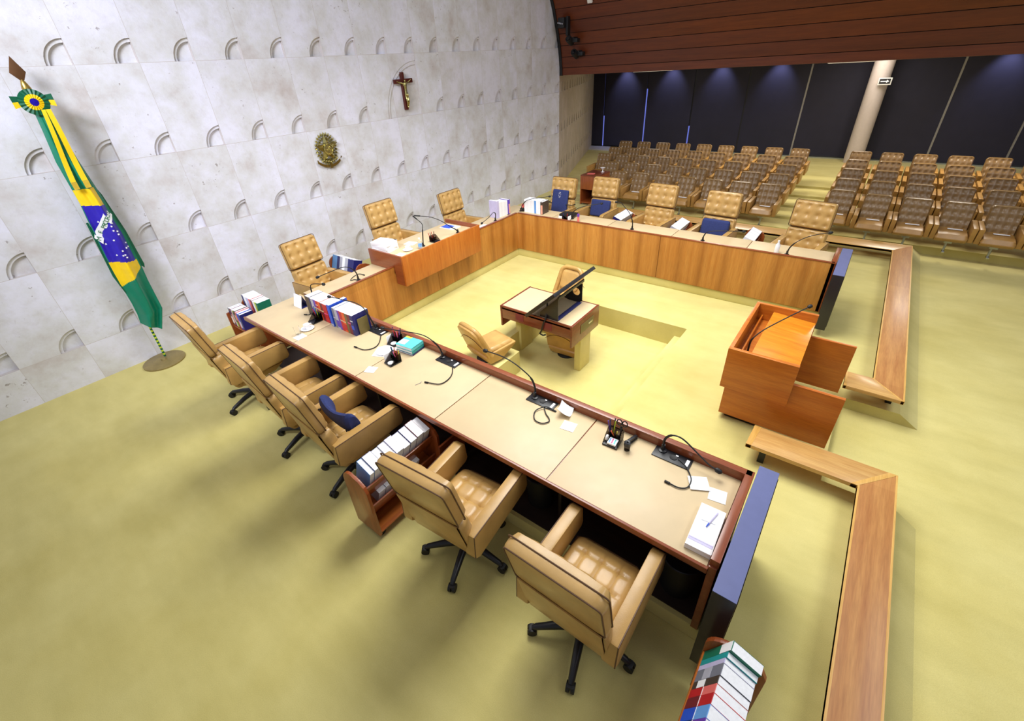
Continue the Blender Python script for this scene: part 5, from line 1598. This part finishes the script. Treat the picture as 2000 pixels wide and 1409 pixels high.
# the cloth: a draped strip with soft folds
b = B()
LP = [(1.24, 3.56), (1.22, 3.3), (1.185, 2.95), (1.19, 2.6), (1.19, 2.45), (1.175, 2.25), (1.165, 2.02), (1.15, 1.75), (1.15, 1.5), (1.155, 1.25), (1.165, 1.0), (1.16, 0.82), (1.14, 0.68)]
RP = [(1.37, 3.56), (1.38, 3.3), (1.40, 2.95), (1.435, 2.6), (1.45, 2.45), (1.46, 2.25), (1.49, 1.98), (1.49, 1.75), (1.485, 1.5), (1.47, 1.25), (1.465, 1.0), (1.46, 0.82), (1.33, 0.52)]
NT, NSX = 260, 70
def lerp_pts(P, v):
    q = v * (len(P) - 1); i = min(int(q), len(P) - 2); f = q - i
    return (P[i][0] * (1 - f) + P[i + 1][0] * f, P[i][1] * (1 - f) + P[i + 1][1] * f)
G = []
for j in range(NT + 1):
    v = j / NT
    l, r = lerp_pts(LP, v), lerp_pts(RP, v)
    rw = []
    for i in range(NSX + 1):
        u = i / NSX
        x = l[0] * (1 - u) + r[0] * u; z = l[1] * (1 - u) + r[1] * u
        y = FY - 0.05 - 0.10 * math.sin(PI * u) - 0.034 * math.sin(u * 9 + v * 5) * (0.3 + v) - 0.012 * math.sin(u * 17 - v * 9)
        rw.append(V((x, y, z)))
    G.append(rw)
def flag_col(u, z, x):
    if z > 2.62:
        return 0 if u < 0.4 else (1 if z < 3.5 and u < 0.0 else 0)
    zt = 2.62 + 0.06 * (u - 0.5)
    if 2.42 - 0.04 * u < z: return 1 if u < 0.86 else 0
    if z > 1.62 + 0.03 * math.cos(u * 3): return 2 if 0.03 < u < 0.88 else 0
    if z > 1.30 + 0.20 * u - 0.02: return 1 if u < 0.95 else 0
    return 0
vv = [[b.bm.verts.new(p) for p in rw] for rw in G]
v2 = [[b.bm.verts.new(p + V((0, 0.012, 0))) for p in rw] for rw in G]
for j in range(NT):
    for i in range(NSX):
        z = (G[j][i].z + G[j + 1][i].z) / 2; x = G[j][i].x
        mi = flag_col((i + 0.5) / NSX, z, x)
        b.face([vv[j][i], vv[j][i + 1], vv[j + 1][i + 1], vv[j + 1][i]], mi)
        b.face([v2[j][i + 1], v2[j][i], v2[j + 1][i], v2[j + 1][i + 1]], 0)
for j in range(NT):
    b.face([vv[j][0], vv[j + 1][0], v2[j + 1][0], v2[j][0]], 0); b.face([vv[j + 1][NSX], vv[j][NSX], v2[j][NSX], v2[j + 1][NSX]], 0)
for i in range(NSX):
    b.face([vv[0][i + 1], vv[0][i], v2[0][i], v2[0][i + 1]], 0); b.face([vv[NT][i], vv[NT][i + 1], v2[NT][i + 1], v2[NT][i]], 0)
b.obj('cloth', ['flaggreen', 'flagyellow', 'flagblue'], t, True, angle=80)
# folds at both edges behind the front drape
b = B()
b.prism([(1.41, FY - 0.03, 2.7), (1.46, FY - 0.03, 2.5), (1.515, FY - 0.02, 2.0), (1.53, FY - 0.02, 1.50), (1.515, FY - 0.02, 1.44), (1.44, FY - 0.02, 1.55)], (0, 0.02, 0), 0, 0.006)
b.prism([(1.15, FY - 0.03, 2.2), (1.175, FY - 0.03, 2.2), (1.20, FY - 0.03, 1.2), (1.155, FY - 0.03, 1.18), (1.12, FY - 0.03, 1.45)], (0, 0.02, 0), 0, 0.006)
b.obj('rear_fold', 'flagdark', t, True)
def cloth_pt(u, z):
    best = None
    for j in range(NT + 1):
        q = u * NSX; i = min(int(q), NSX - 1); f = q - i
        p = G[j][i] * (1 - f) + G[j][i + 1] * f
        if best is None or abs(p.z - z) < abs(best.z - z): best = p
    return V((best.x, best.y - 0.006, z))
# white motto band and its lettering
b = B()
prev = None
BU = []
for k in range(13):
    s = k / 12
    u = 0.03 + 0.83 * s
    zc = 1.96 + 0.34 * s ** 0.8
    p = cloth_pt(u, zc)
    up = b.bm.verts.new(p + V((-0.028, -0.002, 0.052))); dn = b.bm.verts.new(p + V((0.028, -0.002, -0.052)))
    if prev: b.face([prev[1], dn, up, prev[0]])
    prev = (up, dn)
    BU.append(p)
band = b.obj('motto_band', 'white', t, True)
M['letter'] = plain('letter_green', (0, 110, 60), 0.5)
txt = 'M E PROGRES'
LB = bmesh.new()
for k, chh in enumerate(txt):
    if chh == ' ': continue
    q = (k + 0.6) / (len(txt) + 0.2) * 12
    i = min(int(q), 11); f = q - i
    p = BU[i] * (1 - f) + BU[i + 1] * f
    d = (BU[min(i + 1, 12)] - BU[max(i - 1, 0)]); an = math.atan2(d.z, d.x)
    cu = bpy.data.curves.new('letter', 'FONT'); cu.body = chh; cu.size = 0.072; cu.align_x = 'CENTER'; cu.align_y = 'CENTER'; cu.extrude = 0.0006
    lo = bpy.data.objects.new('letter', cu); COL.objects.link(lo)
    bpy.context.view_layer.update()
    me = lo.to_mesh()
    me2 = me.copy()
    me2.transform(Matrix.Translation(p + V((0, -0.008, 0))) @ Matrix.Rotation(-an, 4, 'Y') @ Matrix.Rotation(PI / 2, 4, 'X'))
    LB.from_mesh(me2)
    lo.to_mesh_clear()
    bpy.data.objects.remove(lo); bpy.data.curves.remove(cu); bpy.data.meshes.remove(me2)
lme = bpy.data.meshes.new('lettering'); LB.to_mesh(lme); LB.free()
lme.materials.append(M['letter']); lme.transform(parent_inv(t))
lob = bpy.data.objects.new('lettering', lme); COL.objects.link(lob); lob.parent = band
stars = [(0.30, 2.20), (0.62, 2.12), (0.70, 2.16), (0.60, 2.06), (0.72, 2.04), (0.70, 2.00), (0.45, 1.94), (0.82, 1.86), (0.34, 1.74), (0.56, 1.78), (0.58, 1.72), (0.74, 1.80), (0.60, 1.68), (0.84, 1.80), (0.5, 1.72), (0.2, 1.9)]
b = B()
for (u, z) in stars:
    p = cloth_pt(u, z) + V((0, -0.003, 0))
    b.poly([p + V((math.sin(2 * PI * k / 10) * (0.016 if k % 2 == 0 else 0.007), 0, math.cos(2 * PI * k / 10) * (0.016 if k % 2 == 0 else 0.007))) for k in range(10)])
b.obj('stars', 'white', t, True)
# rosette with ribbon tails
b = B()
rc = V((1.265, FY - 0.15, 3.60))
n = 40
for k in range(n):
    a1, a2 = 2 * PI * k / n, 2 * PI * (k + 1) / n
    for r0, r1, mi in ((0.0, 0.04, 2), (0.04, 0.082, 1), (0.082, 0.135, 0)):
        h1 = 0.01 if k % 2 else 0.0; h2 = 0.0 if k % 2 else 0.01
        q = lambda r, a, h: b.bm.verts.new(rc + V((r * math.cos(a), -h - 0.03 * (1 - r / 0.14), r * math.sin(a))))
        if r0 == 0: b.face([q(0, a1, 0), q(r1, a1, h1), q(r1, a2, h2)], mi)
        else: b.face([q(r0, a1, h1), q(r1, a1, h1), q(r1, a2, h2), q(r0, a2, h2)], mi)
b.lathe([(0.13, 0.0), (0.13, 0.02)], rc + V((0, 0.02, 0)), 24, 0, R=Matrix.Rotation(PI / 2, 3, 'X'))
ros = b.obj('rosette', ['flagdark', 'flagyellow', 'flagblue'], t, True)
b = B()
for sg in (-1, 1):
    x0, x1 = (0.06 * sg, 0.185 * sg)
    for z0, z1, mi in ((0.0, 0.065, 0), (-0.065, 0.0, 1)):
        pts = [(rc.x + x0, rc.y + 0.01, rc.z + 0.02 + z0 * 0.6), (rc.x + x1, rc.y - 0.01, rc.z + 0.01 + z0), (rc.x + x1, rc.y - 0.01, rc.z + 0.01 + z1), (rc.x + x0, rc.y + 0.01, rc.z + 0.02 + z1 * 0.6)]
        b.prism(pts, (0, 0.006, 0), mi)
b.obj('ribbon_bow', ['flagdark', 'flagyellow'], t, True)
for (xa, xb) in (((1.285, 1.322), (1.195, 1.25)), ((1.325, 1.372), (1.31, 1.37))):
    b = B()
    prev = None
    for k in range(9):
        s = k / 8
        z = 3.52 - 0.80 * s
        l = xa[0] * (1 - s) + xb[0] * s; r = xa[1] * (1 - s) + xb[1] * s
        y = FY - 0.185 - 0.02 * math.sin(s * 6)
        ring = [b.bm.verts.new(V((l, y, z))), b.bm.verts.new(V((r, y, z))), b.bm.verts.new(V((r, y + 0.006, z))), b.bm.verts.new(V((l, y + 0.006, z)))]
        if prev:
            for q in range(4): b.face([prev[q], prev[(q + 1) % 4], ring[(q + 1) % 4], ring[q]])
        else: b.face(ring[::-1])
        prev = ring
    b.face(prev)
    rb = b.obj('ribbon_tail', 'flagyellow', t, True)
    b = B()
    for k in range(10):
        x = xb[0] + (xb[1] - xb[0]) * (k + 0.5) / 10
        b.bx(x - 0.003, x + 0.003, FY - 0.19, FY - 0.184, 2.63, 2.72)
    b.obj('fringe', 'fringe', rb, True)

# ------------------------------------------------------------------ crucifix and coat of arms on the wall
t = thing('crucifix', 'dark wooden crucifix with gilt figure on the stone wall', 'crucifix', (7.14, WY - 0.03, 3.28))
cy = WY - 0.02
b = B(); b.bx(7.105, 7.175, cy - 0.02, cy + 0.045, 2.95, 3.64, 0.004); b.bx(6.89, 7.39, cy - 0.021, cy + 0.01, 3.44, 3.52, 0.004); b.obj('cross', 'cross', t, True)
def skin_fig(name, verts, edges, radii, mat_, parent):
    me = bpy.data.meshes.new(name)
    me.from_pydata(verts, edges, [])
    o = bpy.data.objects.new(name, me); COL.objects.link(o)
    me.materials.append(M[mat_])
    m = o.modifiers.new('skin', 'SKIN'); m.use_smooth_shade = True
    for sv, r in zip(me.skin_vertices[0].data, radii): sv.radius = (r, r)
    me.skin_vertices[0].data[0].use_root = True
    o.modifiers.new('sub', 'SUBSURF').levels = 1
    o.modifiers['sub'].render_levels = 1
    o.parent = parent
    return o
iv = parent_inv(t)
yy = cy - 0.045
VV = [(7.145, yy, 3.24), (7.143, yy - 0.005, 3.34), (7.14, yy - 0.01, 3.42), (7.14, yy - 0.015, 3.455), (7.133, yy - 0.025, 3.505), (7.10, yy, 3.435), (7.03, yy + 0.01, 3.455), (6.965, yy + 0.012, 3.475), (6.945, yy + 0.01, 3.48), (7.18, yy, 3.435), (7.25, yy + 0.01, 3.46), (7.315, yy + 0.012, 3.49), (7.335, yy + 0.01, 3.497),
      (7.125, yy, 3.20), (7.128, yy - 0.03, 3.11), (7.135, yy, 3.02), (7.14, yy - 0.01, 2.99), (7.168, yy, 3.20), (7.168, yy - 0.03, 3.11), (7.158, yy, 3.02), (7.155, yy - 0.01, 2.99)]
EE = [(0, 1), (1, 2), (2, 3), (3, 4), (2, 5), (5, 6), (6, 7), (7, 8), (2, 9), (9, 10), (10, 11), (11, 12), (0, 13), (13, 14), (14, 15), (15, 16), (0, 17), (17, 18), (18, 19), (19, 20)]
RR = [0.03, 0.03, 0.036, 0.014, 0.024, 0.018, 0.013, 0.010, 0.012, 0.018, 0.013, 0.010, 0.012, 0.022, 0.018, 0.012, 0.012, 0.022, 0.018, 0.012, 0.012]
skin_fig('figure', [tuple(iv @ V(v)) for v in VV], EE, RR, 'gold', t)
b = B(); b.tube([(7.11, yy - 0.01, 3.235), (7.14, yy - 0.03, 3.225), (7.18, yy - 0.01, 3.235)], [0.022, 0.036, 0.022], 10); b.obj('loincloth', 'gold', t, True)

t = thing('coat_of_arms', 'gilt coat of arms with star and wreath on the stone wall', 'emblem', (5.03, WY - 0.02, 2.45))
ec = V((5.03, WY - 0.012, 2.50))
def el(a, rx, rz_, h=0.0): return ec + V((rx * math.cos(a), -h, rz_ * math.sin(a)))
b = B()
n = 26
for k in range(n):
    a = 2 * PI * (k + 0.5) / n
    if -2.2 < (a if a < PI else a - 2 * PI) < -0.95: pass
    for ring_, (rx, rz_, sz) in enumerate(((0.20, 0.245, 0.05), (0.145, 0.185, 0.042))):
        aa = a + ring_ * 0.12
        p = el(aa, rx, rz_, 0.0)
        o_ = V((math.cos(aa), 0, math.sin(aa) * 1.1)).normalized(); s_ = V((-o_.z, 0, o_.x))
        tip = p + o_ * sz + V((0, -0.015, 0)); rt = p - o_ * sz * 0.6
        md = p + V((0, -0.045, 0))
        A_, B_, C_, D_, E_ = [b.bm.verts.new(q) for q in (tip, p + s_ * sz * 0.5, rt, p - s_ * sz * 0.5, md)]
        b.face([A_, B_, E_]); b.face([B_, C_, E_]); b.face([C_, D_, E_]); b.face([D_, A_, E_])
        b.face([A_, D_, C_, B_])
b.obj('wreath', 'gold', t, True, flat=True)
b = B()
R_ = 0.205
pts = []
for k in range(10):
    a = PI / 2 + 2 * PI * k / 10
    r = R_ * 1.22 if k % 2 == 0 else R_ * 0.5
    pts.append(ec + V((r * math.cos(a), -0.03, r * 1.12 * math.sin(a))))
cen = b.bm.verts.new(ec + V((0, -0.085, 0)))
pv = [b.bm.verts.new(p) for p in pts]
for k in range(10): b.face([cen, pv[k], pv[(k + 1) % 10]], k % 2)
b.obj('star', ['gold', 'golddark'], t, True, flat=True)
b = B(); RX = Matrix.Rotation(PI / 2, 3, 'X')
b.lathe([(0.10, 0.0), (0.10, 0.02), (0.075, 0.024), (0.072, 0.016)], ec + V((0, -0.062, 0)), 28, 0, R=RX)
for k in range(20):
    a = 2 * PI * k / 20
    b.sphere(ec + V((0.088 * math.cos(a), -0.088, 0.088 * math.sin(a))), 0.008, 8)
for q in ((0, 0.03), (0.02, -0.02), (-0.025, -0.01), (0.01, 0.0), (0.03, 0.03)): b.sphere(ec + V((q[0], -0.08, q[1])), 0.012, 8)
b.obj('shield_disc', 'gold', t, True)
b = B()
b.bx(ec.x - 0.215, ec.x + 0.215, ec.y - 0.06, ec.y - 0.045, ec.z + 0.075, ec.z + 0.09); b.bx(ec.x - 0.215, ec.x + 0.215, ec.y - 0.06, ec.y - 0.045, ec.z + 0.105, ec.z + 0.115)
b.obj('horizontal_bar', 'gold', t, True)
b = B()
P = []
for k in range(15):
    s = k / 14 * 2 - 1
    P.append((s * 0.255, -0.30 + 0.10 * s * s))
for (k0, k1) in ((0, 6), (7, 7), (8, 14)):
    for k in range(k0, min(k1, 13)):
        (xa, za), (xb, zb) = P[k], P[k + 1]
        b.prism([ec + V((xa, -0.04, za - 0.022)), ec + V((xb, -0.04, zb - 0.022)), ec + V((xb, -0.04, zb + 0.022)), ec + V((xa, -0.04, za + 0.022))], (0, 0.02, 0))
for sg in (-1, 1): b.prism([ec + V((sg * 0.235, -0.05, -0.20)), ec + V((sg * 0.27, -0.05, -0.165)), ec + V((sg * 0.25, -0.05, -0.16))], (0, 0.02, 0))
b.bx(ec.x - 0.02, ec.x + 0.02, ec.y - 0.055, ec.y - 0.03, ec.z - 0.335, ec.z - 0.25)
b.obj('scroll', 'golddark', t, True)
b = B()
for k in range(7):
    s = k / 6 * 2 - 1
    b.sphere(ec + V((s * 0.14, -0.06, -0.22 + 0.04 * abs(s))), 0.02, 8, 0, (1.4, 1, 0.8))
b.obj('lower_leaves', 'gold', t, True)

# ------------------------------------------------------------------ fittings on the bulkhead and the back
def spot(label, c, kind):
    t = thing('stage_spotlight', label, 'spotlight', c, 0, 'black spotlights at the end of the bulkhead')
    c = V(c)
    if kind == 0:
        b = B(); b.box(c + V((0, 0, 0.0)), (0.22, 0.20, 0.24), 0, 0.02); b.obj('housing', 'black', t, True)
        for k in range(4):
            b = B(); b.lathe([(0.022, 0), (0.02, 0.03)], c + V((-0.12, 0.06 - 0.045 * k, 0.0 - 0.01 * k)), 12, R=Matrix.Rotation(-PI / 2, 3, 'Y')); b.obj('lens', 'chrome', t, True)
        b = B(); b.box(c + V((0.06, -0.13, -0.08)), (0.14, 0.07, 0.44), 0, 0.015); b.obj('yoke', 'black', t, True)
    else:
        R = Matrix.Rotation(math.radians(-60), 3, 'Y')
        b = B(); b.lathe([(0.075, -0.12), (0.09, 0.08), (0.08, 0.12), (0.07, 0.10)], c, 20, R=R); b.obj('head', 'black', t, True)
        b = B(); b.lathe([(0.055, 0.0), (0.05, 0.012)], c + R @ V((0, 0, 0.10)), 18, R=R); b.obj('lens', 'tvscreen', t, True)
        b = B(); b.box(c + V((0.06, -0.16, 0.0)), (0.16, 0.16, 0.10), 0, 0.02); b.box(c + V((0.12, -0.10, 0.05)), (0.28, 0.05, 0.06), 0, 0.01); b.obj('bracket', 'black', t, True)
spot('black multi-lens spotlight, uppermost at the wall end of the bulkhead', (12.86, 7.90, 4.52), 0)
spot('black spotlight in the middle at the wall end of the bulkhead', (12.92, 7.70, 4.10), 1)
spot('black spotlight, lowest at the wall end of the bulkhead', (13.05, 7.60, 3.78), 1)
t = thing('wall_box', 'small white box mounted high on the timber bulkhead', 'box', (12.78, 7.05, 4.96))
b = B(); b.box((0, 0, 0), (0.06, 0.13, 0.19), rot=Matrix.Rotation(-0.4, 3, 'Y'), bev=0.006); b.obj('casing', 'whiteplastic', t)
t = thing('motion_sensor', 'small pale sensor hanging below the bulkhead by the stone wall', 'sensor', (13.66, 8.22, 3.42))
b = B(); b.box((0, 0, 0), (0.16, 0.1, 0.08), 0.3, 0.02); b.obj('casing', 'whiteplastic', t)
b = B(); b.sphere((-0.02, -0.02, -0.05), 0.035, 10, 0, (1, 1, 0.6)); b.obj('eye', 'blackplastic', t)
b = B(); b.cyl((0, 0, 0.03), (0, 0, 0.1), 0.015); b.obj('stem', 'whiteplastic', t)
for k, (c, d, lb) in enumerate((((18.7, 7.55), (0.3, 1.5), 'flat ceiling light over the back left of the audience'), ((16.6, 1.3), (0.3, 1.05), 'flat ceiling light before the round column'))):
    t = thing('ceiling_light', lb, 'light', (c[0], c[1], 3.5))
    zz = 3.135 if k == 0 else 3.19
    b = B(); b.box((0, 0, zz - 3.5), (d[0], d[1], 0.05), 0, 0.005); b.obj('frame', 'whiteplastic', t)
    b = B(); b.box((0, 0, zz - 3.5 - 0.027), (d[0] - 0.04, d[1] - 0.04, 0.006)); b.obj('diffuser', 'lampglow', t)
    for s_ in (-1, 1):
        b = B(); b.cyl((0, s_ * d[1] * 0.35, zz - 3.48), (0, s_ * d[1] * 0.35, 0.0), 0.008, n=8); b.obj('hanger', 'steel', t)
t = thing('ceiling_speaker', 'small round pale fitting under the ceiling before the dark blinds', 'fitting', (16.6, 2.32, 3.5))
b = B(); b.lathe([(0.03, 0.0), (0.03, -0.22), (0.14, -0.24), (0.12, -0.29), (0.02, -0.3)], (0, 0, 0), 20); b.obj('casing', 'whiteplastic', t)
t = thing('exit_sign', 'small sign with an arrow on the round column', 'sign', (20.1, 0.55, 2.5))
b = B(); b.box((0, 0, 0), (0.03, 0.34, 0.2), 0, 0.004); b.obj('frame', 'whiteplastic', t)
b = B(); b.box((-0.016, 0, 0), (0.004, 0.28, 0.14)); b.obj('face', 'mullion', t)
b = B(); b.bx(-0.021, -0.019, -0.04, 0.11, -0.015, 0.015); b.poly([(-0.02, -0.11, 0), (-0.02, -0.04, 0.045), (-0.02, -0.04, -0.045)]); b.obj('arrow', 'white', t)
b = B(); b.bx(0.0, 0.12, -0.03, 0.06, -0.03, 0.03); b.obj('bracket', 'steel', t)
t = thing('wall_socket', 'white double socket low on the stone wall, right of the raised desk', 'socket', (9.72, WY, 0.34))
b = B(); b.box((0, -0.008, 0), (0.2, 0.014, 0.13), 0, 0.003); b.obj('plate', 'whiteplastic', t)
b = B(); b.box((-0.045, -0.017, 0), (0.06, 0.006, 0.07), 0, 0.002); b.box((0.045, -0.017, 0), (0.06, 0.006, 0.07), 0, 0.002); b.obj('insert', 'white', t)

# ------------------------------------------------------------------ lights
def area(name, loc, size, energy, color, rot=(0, 0, 0), sy=None, spread=None):
    l = bpy.data.lights.new(name, 'AREA')
    l.energy = energy; l.color = color
    l.shape = 'RECTANGLE'; l.size = size; l.size_y = sy or size
    if spread: l.spread = spread
    o = bpy.data.objects.new(name, l); COL.objects.link(o)
    o.location = loc; o.rotation_euler = rot
    return o
area('ceiling_lamp_well', (5.2, 2.9, 6.3), 3.4, 330, (1.0, 1.0, 0.965), sy=3.4, spread=math.radians(125))
area('ceiling_lamp_front', (0.8, 3.2, 6.6), 3.0, 60, (1.0, 0.97, 0.93), sy=4.0)
wl = area('ceiling_lamp_wall', (-2.6, 3.6, 6.8), 3.0, 190, (0.86, 0.89, 1.0), sy=1.2, spread=math.radians(85))
wl.rotation_euler = (V((4.5, 8.25, 2.6)) - V((-2.6, 3.6, 6.8))).to_track_quat('-Z', 'Y').to_euler()
area('ceiling_lamp_hall', (5.0, -3.2, 6.3), 6.0, 215, (0.94, 0.97, 1.0), sy=2.4)
area('ceiling_lamp_seats', (9.8, 2.4, 6.4), 2.0, 100, (1.0, 0.98, 0.94), sy=5.0)
for k, (x, y) in enumerate(((15.0, 3.0), (15.0, -1.5), (18.3, 7.0), (19.2, 0.9))):  # last one is an unseen extra lamp, added to brighten the column
    area('audience_area_light', (x, y, 3.45), 1.2, (130, 130, 30, 50)[k], (1.0, 0.93, 0.82))
for y in (9.6, 7.6, 5.7, 3.7, -2.2):
    l = bpy.data.lights.new('blind_downlight', 'SPOT'); l.energy = 110; l.color = (0.55, 0.6, 1.0); l.spot_size = math.radians(75); l.spot_blend = 0.9; l.shadow_soft_size = 0.06
    o = bpy.data.objects.new('blind_downlight', l); COL.objects.link(o); o.location = (20.55, y, 3.44); o.rotation_euler = (0, -math.radians(20), 0)
w = bpy.data.worlds.new('world'); scene.world = w
w.use_nodes = True
bg = w.node_tree.nodes['Background']
bg.inputs[0].default_value = (0.86, 0.88, 1.0, 1)
bg.inputs[1].default_value = 0.30

scene.view_settings.view_transform = 'Standard'
scene.view_settings.look = 'None'
scene.view_settings.gamma = 1.0
scene.view_settings.use_curve_mapping = False
scene.view_settings.exposure = 0.0
